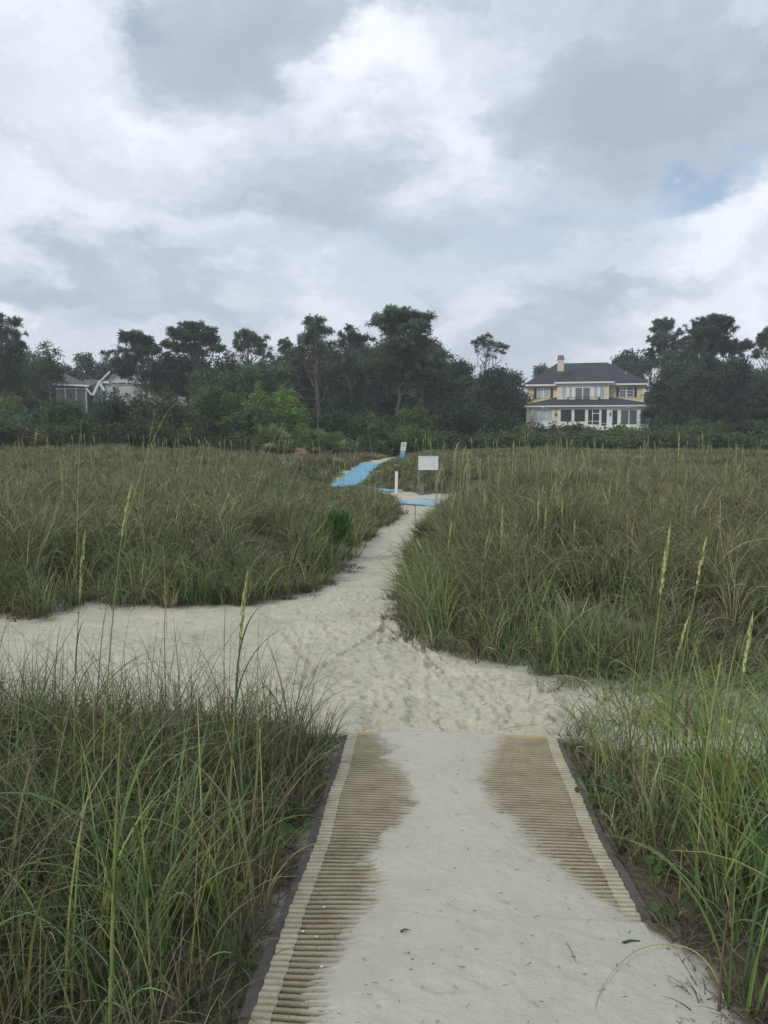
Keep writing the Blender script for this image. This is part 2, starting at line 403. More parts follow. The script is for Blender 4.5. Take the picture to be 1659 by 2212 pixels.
for x0, y0, x1, y1, w, d in [(0.02, 8.6, 0.55, 6.3, .045, .03), (0.02, 8.9, -0.02, 7.4, .04, .025), (0.55, 6.3, 0.95, 5.2, .04, .022), (-0.9, 5.2, 0.1, 8.6, .05, .02), (0.2, 5.05, 0.25, 6.6, .06, .018), (0.75, 5.05, 0.35, 6.9, .06, .018), (-1.0, 8.2, -0.5, 6.4, .05, .02)]:
    m_ = int(math.hypot(x1 - x0, y1 - y0) / 0.07)
    for k in range(m_):       # wheel ruts, pressed in bit by bit
        f = k / m_; stamp(x0 + (x1 - x0) * f + pr.gauss(0, .012), y0 + (y1 - y0) * f, math.atan2(y1 - y0, x1 - x0), .06, w, d * pr.uniform(.4, 1), .5, .5)
for px, py, s in [(965, 2145, .07), (940, 1985, .04), (1030, 1800, .04), (975, 1992, .02), (900, 2060, .03), (1075, 1940, .03), (1110, 1850, .02), (880, 1860, .02), (1150, 2080, .03)]:
    g = gp(px, py); stamp(g[0], g[1], pr.uniform(-.4, .4), s, s * .5, s * .09, .5, .5)
for k in range(26):       # faint scuffs on the smooth sand
    g = gp(pr.uniform(720, 1480), pr.uniform(1640, 2300)); q = pr.uniform(.03, .10); stamp(g[0], g[1], pr.uniform(0, 3.1), q, q * .5, pr.uniform(.001, .005), .4, .7)
loose = sstep(0.05, -0.15, SD) * (Y > 4.9) * (Y < 30)
Zg += loose * ((fbm(X * 1.8, Y * 2.6, 70, 3) - 0.5) * 0.06 + (fbm(X * 5, Y * 8, 71, 4) - 0.5) * 0.012 + (sstep(.545, .575, fbm(X * 5, Y * 9, 75, 5, .62)) * -0.008 * sstep(.35, .6, fbm(X * .8, Y * .8, 84, 3))) + (sstep(.56, .60, fbm(X * 11, Y * 17, 76, 4, .6)) * -0.005) + (fbm(X * 30, Y * 36, 79, 3) - 0.5) * 0.012)
veg = np.where(Y < 5, sstep(-.05, .07, SD + (fbm(X * 5, Y * 5, 81, 4) - 0.5) * 0.3), sstep(-0.15, 0.35, SD + (fbm(X * 2.5, Y * 2.5, 81, 4) - 0.5) * 0.9))
bare = sstep(0.66, 0.74, fbm(X * 0.33, Y * 0.33, 91, 4)) * (Y > 20)
veg = veg * (1 - 0.7 * bare)
side_ = sstep(HALF + .32, HALF + .02, np.abs(U_)) * (V_ < 0) * (t_ < .012) * (Y < 5)
veg = np.where(inm & (np.abs(U_) < HALF), 0, np.maximum(veg, side_ * (.55 + .45 * sstep(.4, .6, fbm(X * 24, Y * 24, 87, 3)))))
ny, nx = X.shape
idx = np.arange(ny * nx).reshape(ny, nx)
Fg = np.stack([idx[:-1, :-1], idx[:-1, 1:], idx[1:, 1:], idx[1:, :-1]], -1).reshape(-1, 4)
Vg = np.stack([X, Y, Zg], -1).reshape(-1, 3)
fine = ((Y < 5.0) & (V_ < 0.0) & (np.abs(U_) < HALF + .4)).astype(float)

M_SAND, t, b = mat_base('dune_sand')
geo = t.nodes.new('ShaderNodeNewGeometry')
def nn(tree, scale, detail=5, rough=0.6, vec=None):
    n_ = tree.nodes.new('ShaderNodeTexNoise'); n_.inputs['Scale'].default_value = scale; n_.inputs['Detail'].default_value = detail; n_.inputs['Roughness'].default_value = rough
    if vec: tree.links.new(vec, n_.inputs['Vector'])
    return n_.outputs['Fac']
def ramp(tree, fac, stops):
    r = tree.nodes.new('ShaderNodeValToRGB'); e = r.color_ramp.elements
    e[0].position = stops[0][0]; e[0].color = (*stops[0][1], 1); e[1].position = stops[-1][0]; e[1].color = (*stops[-1][1], 1)
    for p, c in stops[1:-1]:
        q = e.new(p); q.color = (*c, 1)
    tree.links.new(fac, r.inputs[0]); return r.outputs[0]
def mixc(tree, fac, a, b_):
    n_ = tree.nodes.new('ShaderNodeMix'); n_.data_type = 'RGBA'
    if isinstance(fac, (int, float)): n_.inputs[0].default_value = fac
    else: tree.links.new(fac, n_.inputs[0])
    for i, v in ((6, a), (7, b_)):
        if isinstance(v, tuple): n_.inputs[i].default_value = (*v, 1)
        else: tree.links.new(v, n_.inputs[i])
    return n_.outputs[2]
def attr(tree, name):
    a = tree.nodes.new('ShaderNodeAttribute'); a.attribute_name = name; return a.outputs['Fac']
P = geo.outputs['Position']
c1 = ramp(t, nn(t, 1.6, 6, .6, P), [(0.3, (0.42, 0.405, 0.315)), (0.7, (0.52, 0.50, 0.40))])
c2 = ramp(t, nn(t, 26, 5, .7, P), [(0.32, (0.78, 0.76, 0.74)), (0.5, (1, 1, 1)), (0.7, (1.06, 1.05, 1.04))])
mul = t.nodes.new('ShaderNodeMix'); mul.data_type = 'RGBA'; mul.blend_type = 'MULTIPLY'; mul.inputs[0].default_value = 1
t.links.new(c1, mul.inputs[6]); t.links.new(c2, mul.inputs[7])
sandc = mixc(t, attr(t, 'fine'), mul.outputs[2], ramp(t, nn(t, 3.0, 6, .65, P), [(0.3, (0.465, 0.455, 0.37)), (0.7, (0.52, 0.51, 0.43))]))
# scattered dark specks: bits of reed and shell
spk = ramp(t, nn(t, 95, 3, .6, P), [(0.74, (0, 0, 0)), (0.80, (1, 1, 1))])
sandc = mixc(t, spk, sandc, (0.26, 0.23, 0.18))
spk2 = ramp(t, nn(t, 18, 7, .8, P), [(0.66, (0, 0, 0)), (0.74, (.6, .6, .6))])
sandc = mixc(t, spk2, sandc, (0.36, 0.335, 0.27))
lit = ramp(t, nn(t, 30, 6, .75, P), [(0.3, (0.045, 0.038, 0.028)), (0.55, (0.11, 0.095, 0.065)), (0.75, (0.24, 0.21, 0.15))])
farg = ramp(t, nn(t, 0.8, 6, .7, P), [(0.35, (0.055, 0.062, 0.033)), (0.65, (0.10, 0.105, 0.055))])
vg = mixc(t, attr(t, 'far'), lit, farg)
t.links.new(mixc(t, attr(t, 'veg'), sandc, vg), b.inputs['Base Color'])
b.inputs['Roughness'].default_value = 0.95; b.inputs['Specular IOR Level'].default_value = 0.1
ad = t.nodes.new('ShaderNodeMath'); ad.operation = 'ADD'
t.links.new(nn(t, 22, 6, .7, P), ad.inputs[0])
m2 = t.nodes.new('ShaderNodeMath'); m2.operation = 'MULTIPLY'; m2.inputs[1].default_value = .25; t.links.new(nn(t, 220, 3, .7, P), m2.inputs[0]); t.links.new(m2.outputs[0], ad.inputs[1])
bp = t.nodes.new('ShaderNodeBump'); bp.inputs['Distance'].default_value = 0.016; bp.inputs['Strength'].default_value = 0.8
t.links.new(ad.outputs[0], bp.inputs['Height']); t.links.new(bp.outputs[0], b.inputs['Normal'])
g = mk('ground', Vg, Fg, M_SAND, smooth=True, attrs={'veg': veg.ravel(), 'fine': fine.ravel(), 'far': sstep(30, 60, Y).ravel()})
tag(g, 'pale trodden beach sand running between the grassy dunes', 'sand', None, 'structure')

# ------------------------------------------------------------------ woven mat in the foreground
def mat_woven(name, crest, valley, thread):
    M, t, b = mat_base(name)
    uvn = t.nodes.new('ShaderNodeAttribute'); uvn.attribute_name = 'rib'
    ua = t.nodes.new('ShaderNodeAttribute'); ua.attribute_name = 'u_m'
    va = t.nodes.new('ShaderNodeAttribute'); va.attribute_name = 'v_m'
    cmb = t.nodes.new('ShaderNodeCombineXYZ'); t.links.new(ua.outputs['Fac'], cmb.inputs[0]); t.links.new(va.outputs['Fac'], cmb.inputs[1])
    wv = t.nodes.new('ShaderNodeTexWave'); wv.bands_direction = 'X'; wv.inputs['Scale'].default_value = thread; wv.inputs['Distortion'].default_value = 1.0; wv.inputs['Detail'].default_value = 2
    t.links.new(cmb.outputs[0], wv.inputs['Vector'])
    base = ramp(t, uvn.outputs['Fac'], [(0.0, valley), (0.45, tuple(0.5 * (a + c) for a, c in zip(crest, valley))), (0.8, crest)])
    g1 = t.nodes.new('ShaderNodeMix'); g1.data_type = 'RGBA'; g1.blend_type = 'MULTIPLY'; g1.inputs[0].default_value = 1
    t.links.new(base, g1.inputs[6]); t.links.new(ramp(t, wv.outputs['Fac'], [(0.0, (0.62, 0.6, 0.56)), (0.6, (1, 1, 1))]), g1.inputs[7])
    g3 = t.nodes.new('ShaderNodeMix'); g3.data_type = 'RGBA'; g3.blend_type = 'MULTIPLY'; g3.inputs[0].default_value = 1
    t.links.new(g1.outputs[2], g3.inputs[6]); t.links.new(ramp(t, nn(t, 7, 6, .7, cmb.outputs[0]), [(0.3, (0.72, 0.66, 0.6)), (0.6, (1.05, 1.03, 1))]), g3.inputs[7])
    spn = t.nodes.new('ShaderNodeMapping'); spn.inputs['Scale'].default_value = (1, 3.5, 1); t.links.new(cmb.outputs[0], spn.inputs[0])
    dn = ramp(t, nn(t, 16, 7, .75, spn.outputs[0]), [(0.30, (0, 0, 0)), (0.70, (1, 1, 1))])
    ds = t.nodes.new('ShaderNodeMath'); ds.operation = 'MULTIPLY_ADD'; ds.use_clamp = True; ds.inputs[1].default_value = 1.0
    dd2 = t.nodes.new('ShaderNodeMath'); dd2.operation = 'MULTIPLY_ADD'; dd2.inputs[1].default_value = 1.5; dd2.inputs[2].default_value = -1.15
    t.links.new(attr(t, 'dust'), dd2.inputs[0]); t.links.new(dn, ds.inputs[0]); t.links.new(dd2.outputs[0], ds.inputs[2])
    t.links.new(mixc(t, ds.outputs[0], g3.outputs[2], (0.52, 0.50, 0.43)), b.inputs['Base Color']); b.inputs['Roughness'].default_value = 0.85; b.inputs['Specular IOR Level'].default_value = .15
    bp = t.nodes.new('ShaderNodeBump'); bp.inputs['Distance'].default_value = 0.003; bp.inputs['Strength'].default_value = 0.7
    t.links.new(wv.outputs['Fac'], bp.inputs['Height']); t.links.new(bp.outputs[0], b.inputs['Normal'])
    return M
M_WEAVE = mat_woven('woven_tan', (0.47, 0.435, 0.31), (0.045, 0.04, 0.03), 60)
M_CREAM = mat_woven('woven_cream', (0.64, 0.61, 0.47), (0.38, 0.355, 0.27), 60)
M_TANB = mat_woven('woven_end', (0.60, 0.47, 0.25), (0.5, 0.4, 0.22), 60)
M_EDGE = mat_noise('grey_edging', (0.075, 0.069, 0.060), (0.125, 0.115, 0.102), 9, 0.85, 0.3, 60)
VN, VF = -0.045, -4.6
def wobble(v, side):
    return 0.009 * np.sin(v * 2.1 + side * 1.3) + 0.004 * np.sin(v * 6.3 + side) + .0022 * np.sin(v * 75 + side) + .003 * (vnoise(v * 9, v * 0 + side * 5, 4) - .5)
PITCHR = 0.032
def dustf(u, v):
    ul = np.interp(v, LV, LU); ur = np.interp(v, RV, RU); ins = np.minimum(u - ul, ur - u)
    return np.clip(np.interp(ins, [-.5, -.25, -.09, 0.02, .1], [.0, .05, .35, .9, 1.0]) + .5 * (fbm(u * 6, v * 9, 19, 3) - .5), 0, 1)
def sheet(name, u0, u1, v0, v1, nu, dv, zf, mat, parent, ribs=True):
    vs = np.arange(v0, v1, -dv); uf = np.linspace(0, 1, nu)
    VV, UF = np.meshgrid(vs, uf, indexing='ij')
    lo = u0(VV) if callable(u0) else u0; hi = u1(VV) if callable(u1) else u1
    UU = lo + (hi - lo) * UF
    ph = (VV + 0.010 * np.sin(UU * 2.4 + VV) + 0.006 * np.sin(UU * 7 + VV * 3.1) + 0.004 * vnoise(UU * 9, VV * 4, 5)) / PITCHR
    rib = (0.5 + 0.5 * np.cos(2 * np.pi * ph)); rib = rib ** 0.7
    XX, YY = from_uv(UU, VV)
    ZZ = base_z(YY) + zf(UU, VV, rib)
    i = np.arange(VV.size).reshape(VV.shape)
    F = np.stack([i[:-1, :-1], i[:-1, 1:], i[1:, 1:], i[1:, :-1]], -1).reshape(-1, 4)
    return mk(name, np.stack([XX, YY, ZZ], -1).reshape(-1, 3), F, mat, parent, smooth=True, attrs={'rib': rib.ravel(), 'u_m': UU.ravel(), 'v_m': VV.ravel(), 'dust': dustf(UU, VV).ravel()})
mat_e = empty('access_mat', (0, 0, 0), 0, 'ribbed tan woven access mat with cream edge stripes, half buried in pale sand', 'mat')
HL = lambda v: -HALF + wobble(v, -1); HR = lambda v: HALF + wobble(v, 1)
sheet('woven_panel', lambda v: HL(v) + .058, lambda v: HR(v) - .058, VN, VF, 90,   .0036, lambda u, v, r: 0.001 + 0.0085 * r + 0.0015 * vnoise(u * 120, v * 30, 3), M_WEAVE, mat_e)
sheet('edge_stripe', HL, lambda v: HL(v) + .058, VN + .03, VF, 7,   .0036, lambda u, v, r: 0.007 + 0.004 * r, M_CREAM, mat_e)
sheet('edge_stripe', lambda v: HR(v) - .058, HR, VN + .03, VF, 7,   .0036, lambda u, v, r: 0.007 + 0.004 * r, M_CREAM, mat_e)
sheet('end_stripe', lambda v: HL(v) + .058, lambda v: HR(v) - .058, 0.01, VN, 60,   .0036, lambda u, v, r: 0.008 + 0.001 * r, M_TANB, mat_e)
sheet('dark_edging', lambda v: HL(v) - .034 - .006 * np.sin(v * 7), HL, VN + .02, VF, 5, .03, lambda u, v, r: 0.004 + .004 * np.sin(v * 9), M_EDGE, mat_e)
sheet('dark_edging', HR, lambda v: HR(v) + .036 + .008 * np.sin(v * 6), VN + .0, VF, 5, .03, lambda u, v, r: 0.006 + .004 * np.sin(v * 8), M_EDGE, mat_e)

# ------------------------------------------------------------------ blue mats
M_BLUE = mat_noise('blue_mat', (0.115, 0.31, 0.45), (0.165, 0.38, 0.52), 2.5, 0.75, 0.25, 40)
_t = M_BLUE.node_tree; _b = _t.nodes['Principled BSDF']; _old = _b.inputs['Base Color'].links[0].from_socket
_geo = _t.nodes.new('ShaderNodeNewGeometry'); _sa = attr(_t, 'dust')
_ns = ramp(_t, nn(_t, 3.5, 7, .7, _geo.outputs['Position']), [(0.42, (0, 0, 0)), (0.62, (1, 1, 1))])
_mm = _t.nodes.new('ShaderNodeMix'); _mm.data_type = 'RGBA'; _mm.blend_type = 'MULTIPLY'; _mm.inputs[0].default_value = 1; _t.links.new(_ns, _mm.inputs[6]); _t.links.new(_sa, _mm.inputs[7])
_t.links.new(mixc(_t, _mm.outputs[2], _old, (0.50, 0.47, 0.40)), _b.inputs['Base Color'])
def path_mat(name, pts, half, label, dust, lift=0.03):
    pts = np.array(pts, float); d = np.r_[0, np.cumsum(np.hypot(*np.diff(pts, axis=0).T))]
    s = np.arange(0, d[-1], 0.12); cx_ = np.interp(s, d, pts[:, 0]); cy_ = np.interp(s, d, pts[:, 1])
    tx = np.gradient(cx_); ty = np.gradient(cy_); l = np.hypot(tx, ty); tx /= l; ty /= l
    uu = np.linspace(-half, half, 13)
    XX = cx_[:, None] + uu[None] * ty[:, None]; YY = cy_[:, None] - uu[None] * tx[:, None]
    ZZ = np.maximum(ground_z(XX, YY), ground_z(cx_, cy_)[:, None] - 0.03) + lift + 0.008 * np.sin(s[:, None] * 5)
    i = np.arange(XX.size).reshape(XX.shape); F = np.stack([i[:-1, :-1], i[:-1, 1:], i[1:, 1:], i[1:, :-1]], -1).reshape(-1, 4)
    e_ = empty(name, (0, 0, 0), 0, label, 'mat')
    mk('mat_sheet', np.stack([XX, YY, ZZ], -1).reshape(-1, 3), F, M_BLUE, e_, smooth=True, attrs={'dust': np.full(XX.size, dust)})
    bb = MB()
    for k in (0, -1): bb.tube([(XX[j, k], YY[j, k], ZZ[j, k]) for j in range(0, len(s), 3)], 0.018, 5)
    bb.build('mat_binding', M_BLUE, e_)
    return e_
path_mat('blue_mat', [(0.55, 26.2), (1.2, 25.7), (2.1, 24.6)], 0.8, 'sand-dusted blue mat at the end of the sand path, in front of the white board', 1.0, 0.035)
path_mat('blue_mat', [(0.45, 30.6), (-0.7, 32.6), (-1.2, 34.0)], 0.3, 'narrow blue mat strip just behind the tall grass, below the larger blue mat', 0.8)
path_mat('blue_mat', [(-1.85, 33.8), (-1.6, 36.0), (-1.08, 41), (-0.62, 44.6)], 0.56, 'bright blue mat climbing the dune left of the white post', 0.12, 0.04)

# ------------------------------------------------------------------ board, posts
M_WHITE = mat_noise('white_board', (0.62, 0.65, 0.63), (0.72, 0.75, 0.73), 4, 0.6)
M_WPOST = mat_noise('white_plastic', (0.66, 0.70, 0.68), (0.76, 0.79, 0.77), 6, 0.5)
M_WOOD = mat_noise('grey_wood', (0.11, 0.10, 0.095), (0.22, 0.20, 0.185), 7, 0.9, 0.5, 30, stretch=(1, 1, .15))
M_DK = mat_noise('dark_ink', (0.04, 0.06, 0.06), (0.06, 0.08, 0.08), 5)
M_MKB = mat_noise('marker_blue', (0.09, 0.28, 0.48), (0.12, 0.33, 0.54), 5)
M_MKY = mat_noise('marker_cream', (0.66, 0.68, 0.52), (0.74, 0.75, 0.60), 5)
M_INKB = mat_noise('faded_ink', (0.10, 0.20, 0.18), (0.14, 0.25, 0.22), 5)
M_SMUDGE = mat_noise('board_smudge', (0.52, 0.57, 0.56), (0.60, 0.64, 0.63), 8)
def gz(x, y): return float(ground_z(np.array([x]), np.array([y]))[0])
YS = 29.2
c = at(925, 1000, YS); ppm = YS / FPX / math.cos(PITCH)
bw, bh = 42.5 * ppm, 29.5 * ppm
z0 = gz(c[0], YS)
sg = empty('blank_board', (c[0], YS, z0), math.radians(2), 'blank white rectangular board on two weathered wooden posts', 'board')
cz = c[2] - z0
MB().box(-bw / 2, bw / 2, -.012, .012, cz - bh / 2, cz + bh / 2, .004).build('board_panel', M_WHITE, sg)
q = MB(); r_ = .012
q.box(-bw / 2 - .004, bw / 2 + .004, -.022, -.0125, cz + bh / 2 - r_, cz + bh / 2 + .004); q.box(-bw / 2 - .004, bw / 2 + .004, -.022, -.0125, cz - bh / 2 - .004, cz - bh / 2 + r_)
q.box(-bw / 2 - .004, -bw / 2 + r_, -.022, -.0125, cz - bh / 2 + r_, cz + bh / 2 - r_); q.box(bw / 2 - r_, bw / 2 + .004, -.022, -.0125, cz - bh / 2 + r_, cz + bh / 2 - r_)
q.build('board_rim', M_WHITE, sg)
q = MB()
for x, z, w in [(-.27, .19, .09), (-.02, .19, .1), (.26, .19, .08), (-.27, -.18, .05), (.22, -.13, .1), (.24, -.17, .08)]: q.box(x, x + w * .7, -.0155, -.0122, cz + z, cz + z + .012)
q.build('faded_marks', M_SMUDGE, sg)
for x, w in ((-bw / 2 + .03, .045), (bw / 2 - .035, .05)):
    MB().box(x - w, x + w, .0125, .10, -.4, cz + bh / 2 - .05, .008).build('post', M_WOOD, sg)
# a dark stub of timber beside the left post
st = MB(); st.box(-.07, .07, -.07, .05, -.2, .42, .015); st.build('timber_stub', M_WOOD)
o = bpy.data.objects['timber_stub']; o.location = (c[0] - bw / 2 + .12, YS - .12, z0 - .05); tag(o, 'short dark timber stub at the foot of the left board post', 'post')
# white marker post
c = at(855.5, 1058, 29.6); top = at(856.5, 1018, 29.6); z0 = gz(c[0], 29.6)
mp_ = empty('marker_post', (c[0], 29.6, min(z0, c[2])), 0, 'slim white plastic marker post left of the blank board', 'marker post')
mp_.rotation_euler = (0, math.radians(1.3), 0)
h = top[2] - min(z0, c[2]); q = MB()
q.prism([(-.05, -.3), (.05, -.3), (.054, h - .05), (.045, h - .015), (.02, h), (-.02, h), (-.045, h - .015), (-.054, h - .05)], -.02, .02); q.build('post_body', M_WPOST, mp_)
q = MB(); q.prism([(math.cos(a) * .011, h - .2 + math.sin(a) * .011) for a in np.arange(0, 6.28, .7)], -.023, -.0195); q.build('bolt_hole', M_DK, mp_)
# blue and cream marker on the dune crest
YM = 45.0; c = at(868, 986, YM); top = at(873, 954, YM); z0 = min(gz(c[0], YM), c[2])
mk_ = empty('trail_marker', (c[0], YM, c[2] - .1), 0, 'leaning cream and blue marker post on the dune crest', 'marker post')
mk_.rotation_euler = (0, math.radians(8), 0)
H_ = (top[2] - c[2]) + .1; w = .145
MB().prism([(-w, -.5), (w, -.5), (w, H_ * .47), (-w, H_ * .47)], -.02, .02).build('blue_panel', M_MKB, mk_)
MB().prism([(-w, H_ * .47), (w, H_ * .47), (w, H_ * .97), (w * .6, H_), (w * .1, H_), (0, H_ * .965), (-w * .7, H_ * .965), (-w, H_ * .94)], -.02, .02).build('cream_panel', M_MKY, mk_)
q = MB()
q.prism([(-.075, H_ * .72), (.085, H_ * .72), (.085, H_ * .74), (-.075, H_ * .74)], -.024, -.0195)
for k in range(3): q.prism([(-.07 + k * .055, H_ * .75), (-.05 + k * .055, H_ * .75), (-.03 + k * .045, H_ * .9), (-.05 + k * .045, H_ * .9)], -.024, -.0195)
q.prism([(-.06, H_ * .62), (.07, H_ * .62), (.07, H_ * .635), (-.06, H_ * .635)], -.024, -.0195)
q.prism([(-.06, H_ * .56), (.05, H_ * .56), (.05, H_ * .575), (-.06, H_ * .575)], -.024, -.0195)
q.build('faded_print', M_INKB, mk_)
q = MB()
for z in (.40, .34, .29, .2, .12): q.prism([(-.08, H_ * z), (.09, H_ * z + .01), (.09, H_ * z + .028), (-.08, H_ * z + .018)], -.024, -.0195)
q.build('pale_print', M_MKY, mk_)

# ------------------------------------------------------------------ yellow house
M_YEL = mat_noise('yellow_siding', (0.82, 0.69, 0.41), (0.86, 0.73, 0.45), .6, 0.75)
def add_lap(M, pitch, depth=.4, axis='Z'):
    t = M.node_tree; b = t.nodes['Principled BSDF']
    tcn = t.nodes.new('ShaderNodeTexCoord'); w = t.nodes.new('ShaderNodeTexWave'); w.wave_type = 'BANDS'; w.bands_direction = axis; w.wave_profile = 'SAW'; w.inputs['Scale'].default_value = 0.314 / pitch
    t.links.new(tcn.outputs['Object'], w.inputs[0]); bp = t.nodes.new('ShaderNodeBump'); bp.inputs['Strength'].default_value = depth; bp.inputs['Distance'].default_value = .02
    t.links.new(w.outputs['Fac'], bp.inputs['Height']); t.links.new(bp.outputs[0], b.inputs['Normal'])
add_lap(M_YEL, 0.15, .8)
M_TRIM = mat_noise('white_trim', (0.76, 0.77, 0.76), (0.82, 0.83, 0.82), 1.2, 0.6)
M_ROOF = mat_noise('charcoal_shingle', (0.032, 0.034, 0.040), (0.058, 0.060, 0.068), 2.2, 0.9, 0.5, 12, stretch=(1, 1, 2.5))
M_GLASS, t, b = mat_base('window_glass'); b.inputs['Base Color'].default_value = (.10, .13, .14, 1); b.inputs['Roughness'].default_value = .06; b.inputs['Specular IOR Level'].default_value = .9
M_CURT = mat_noise('curtained_glass', (0.34, 0.42, 0.42), (0.48, 0.55, 0.54), 1.6, 0.25, spec=.6, stretch=(2, 2, .4))
M_SCREEN = mat_noise('insect_screen', (0.018, 0.018, 0.02), (0.035, 0.034, 0.036), 1.4, 0.5, spec=.3, stretch=(3, 1, .3))
M_SHUT = mat_noise('dark_shutter', (0.05, 0.045, 0.06), (0.075, 0.068, 0.085), 3, 0.6)
M_CREAMW = mat_noise('cream_chimney', (0.60, 0.53, 0.40), (0.66, 0.59, 0.46), 1, 0.8)
M_IRON = mat_noise('black_iron', (0.03, 0.035, 0.04), (0.05, 0.055, 0.06), 5, 0.5)
K = 0.01243 * 115.0 / 115.0
ho = at(1264, 927, 112.0)
house = empty('yellow_house', (ho[0], 112.0, ho[2]), math.radians(-12), 'two-storey pale yellow house with charcoal hip roof and chimney', 'house')
hx = lambda zx: (zx - 870) * K * 0.975
hz = lambda zy: (915 - zy) * K * 0.975
D = 11.0; YU = 3.0          # upper wall stands 3 m behind the porch front (y = 0)
def hbox(m_, x0, x1, zt, zb, y0, y1): m_.box(hx(x0), hx(x1), y0, y1, hz(zb), hz(zt)); return m_
q = MB(); hbox(q, 215, 1505, 405, 640, YU, YU + D); hbox(q, 218, 1545, 640, 1090, 0.12, YU + D - .05)
q.build('wall', M_YEL, house)
# main hip roof
def roof_solid(name, pts, faces, parent, mat): return mk(name, pts, faces, mat, parent)
ex0, ex1, ry = hx(185), hx(1560), YU + D / 2
ze = hz(392); zr = hz(160) + .45
pts = [(ex0, YU - .7, ze), (ex1, YU - .7, ze), (ex1, YU + D + .7, ze), (ex0, YU + D + .7, ze), (hx(545), ry, zr), (hx(1130), ry, zr), (ex0, YU - .7, ze - .08), (ex1, YU - .7, ze - .08), (ex1, YU + D + .7, ze - .08), (ex0, YU + D + .7, ze - .08)]
rf = roof_solid('roof', pts, [(0, 1, 5, 4), (1, 2, 5), (2, 3, 4, 5), (3, 0, 4), (6, 9, 8, 7), (0, 6, 7, 1), (1, 7, 8, 2), (2, 8, 9, 3), (3, 9, 6, 0)], house, M_ROOF)
q = MB(); q.box(ex0 + .02, ex1 - .02, YU - .68, YU - .45, ze - .34, ze - .085); q.box(ex0 + .02, ex0 + .2, YU - .45, YU + D + .6, ze - .34, ze - .085); q.box(ex1 - .2, ex1 - .02, YU - .45, YU + D + .6, ze - .34, ze - .085)
q.build('eaves_trim', M_TRIM, house)
q = MB(); hbox(q, 552, 624, 108, 250, YU + .3, YU + 1.2); ch = q.build('chimney', M_CREAMW, house)
q = MB(); zt, zb = hz(66), hz(118); x0, x1 = hx(556), hx(622); X0, X1 = hx(548), hx(630)
q.add([(X0, YU + .25, zb), (X1, YU + .25, zb), (X1, YU + 1.25, zb), (X0, YU + 1.25, zb), (x0, YU + .4, zt), (x1, YU + .4, zt), (x1, YU + 1.1, zt), (x0, YU + 1.1, zt)], [(0, 1, 5, 4), (1, 2, 6, 5), (2, 3, 7, 6), (3, 0, 4, 7), (4, 5, 6, 7), (0, 3, 2, 1)])
q.build('chimney_cap', mat_noise('cap_metal', (.12, .125, .13), (.17, .175, .18), 3, .6), ch)
for x, z, yy in ((447, 300, YU + 1.6), (1322, 275, YU + 1.9)):
    q = MB(); q.box(hx(x - 6), hx(x + 6), yy, yy + .14, hz(z + 45), hz(z - 8), .02); q.build('vent_pipe', M_TRIM, rf)
# porch pent roof
px0, px1 = hx(190), hx(1612); pz = hz(645); pt = hz(548)
pts = [(px0, -.5, pz), (px1, -.5, pz), (px1, YU, pz + .02), (px0, YU, pz + .02), (hx(550), YU - .01, pt), (hx(1132), YU - .01, pt), (px0, -.5, pz - .06), (px1, -.5, pz - .06), (px1, YU, pz - .06), (px0, YU, pz - .06)]
roof_solid('porch_roof', pts, [(0, 1, 5, 4), (1, 2, 5), (3, 0, 4), (2, 3, 4, 5), (6, 9, 8, 7), (0, 6, 7, 1), (1, 7, 8, 2), (3, 9, 6, 0)], house, M_ROOF)
q = MB(); q.box(px0 + .02, px1 - .02, -.48, -.22, pz - .26, pz - .062); q.box(px0 + .3, px1 - .3, -.2, .1, pz - .36, pz - .065); q.build('porch_fascia', M_TRIM, house)
# centre bay
q = MB(); hbox(q, 556, 1126, 402, 585, YU - .95, YU - .002); q.build('bay_wall', M_YEL, house)
q = MB(); q.box(hx(520), hx(1182), YU - 1.5, YU - .9, hz(399), hz(381)); q.build('bay_cornice', M_TRIM, house)
q = MB(); yb = YU - .99
for a, b_, zt, zb in ((556, 570, 402, 585), (1112, 1126, 402, 585), (594, 1088, 402, 432), (594, 604, 432, 566), (570, 670, 566, 585), (1020, 1112, 566, 585), (658, 688, 432, 566), (722, 757, 432, 566), (918, 962, 432, 566), (1002, 1028, 432, 566), (1078, 1088, 432, 566)): hbox(q, a, b_, zt, zb, yb, YU - .952)
q.build('bay_trim', M_TRIM, house)
def window(name, x0, x1, zt, zb, y, mat, bars=(), hb=(), fw=6, frame=M_TRIM, yf=.05):
    f_ = MB()
    hbox(f_, x0, x1, zt, zt + fw, y - yf, y); hbox(f_, x0, x1, zb - fw, zb, y - yf, y); hbox(f_, x0, x0 + fw, zt + fw, zb - fw, y - yf, y); hbox(f_, x1 - fw, x1, zt + fw, zb - fw, y - yf, y)
    for bx, w_ in bars: hbox(f_, bx - w_ / 2, bx + w_ / 2, zt + fw, zb - fw, y - yf * .9, y)
    o_ = f_.build(name, frame, house)
    g_ = MB(); hbox(g_, x0 + fw, x1 - fw, zt + fw, zb - fw, y - yf * .42, y - yf * .3); g_.build('pane', mat, o_)
    if hb:
        k_ = MB()
        for a, z1, z2 in hb: hbox(k_, a[0], a[1], z1, z2, y - yf * .8, y - yf * .45)
        k_.build('glazing_bars', frame, o_)
    return o_
yb2 = YU - .954
for a, b_ in ((604, 658), (688, 722), (962, 1002), (1028, 1078)): window('window', a, b_, 434, 564, yb2, M_CURT, fw=3)
window('sliding_door', 750, 925, 440, 616, yb2 - .05, M_GLASS, bars=((838, 12),), fw=8)
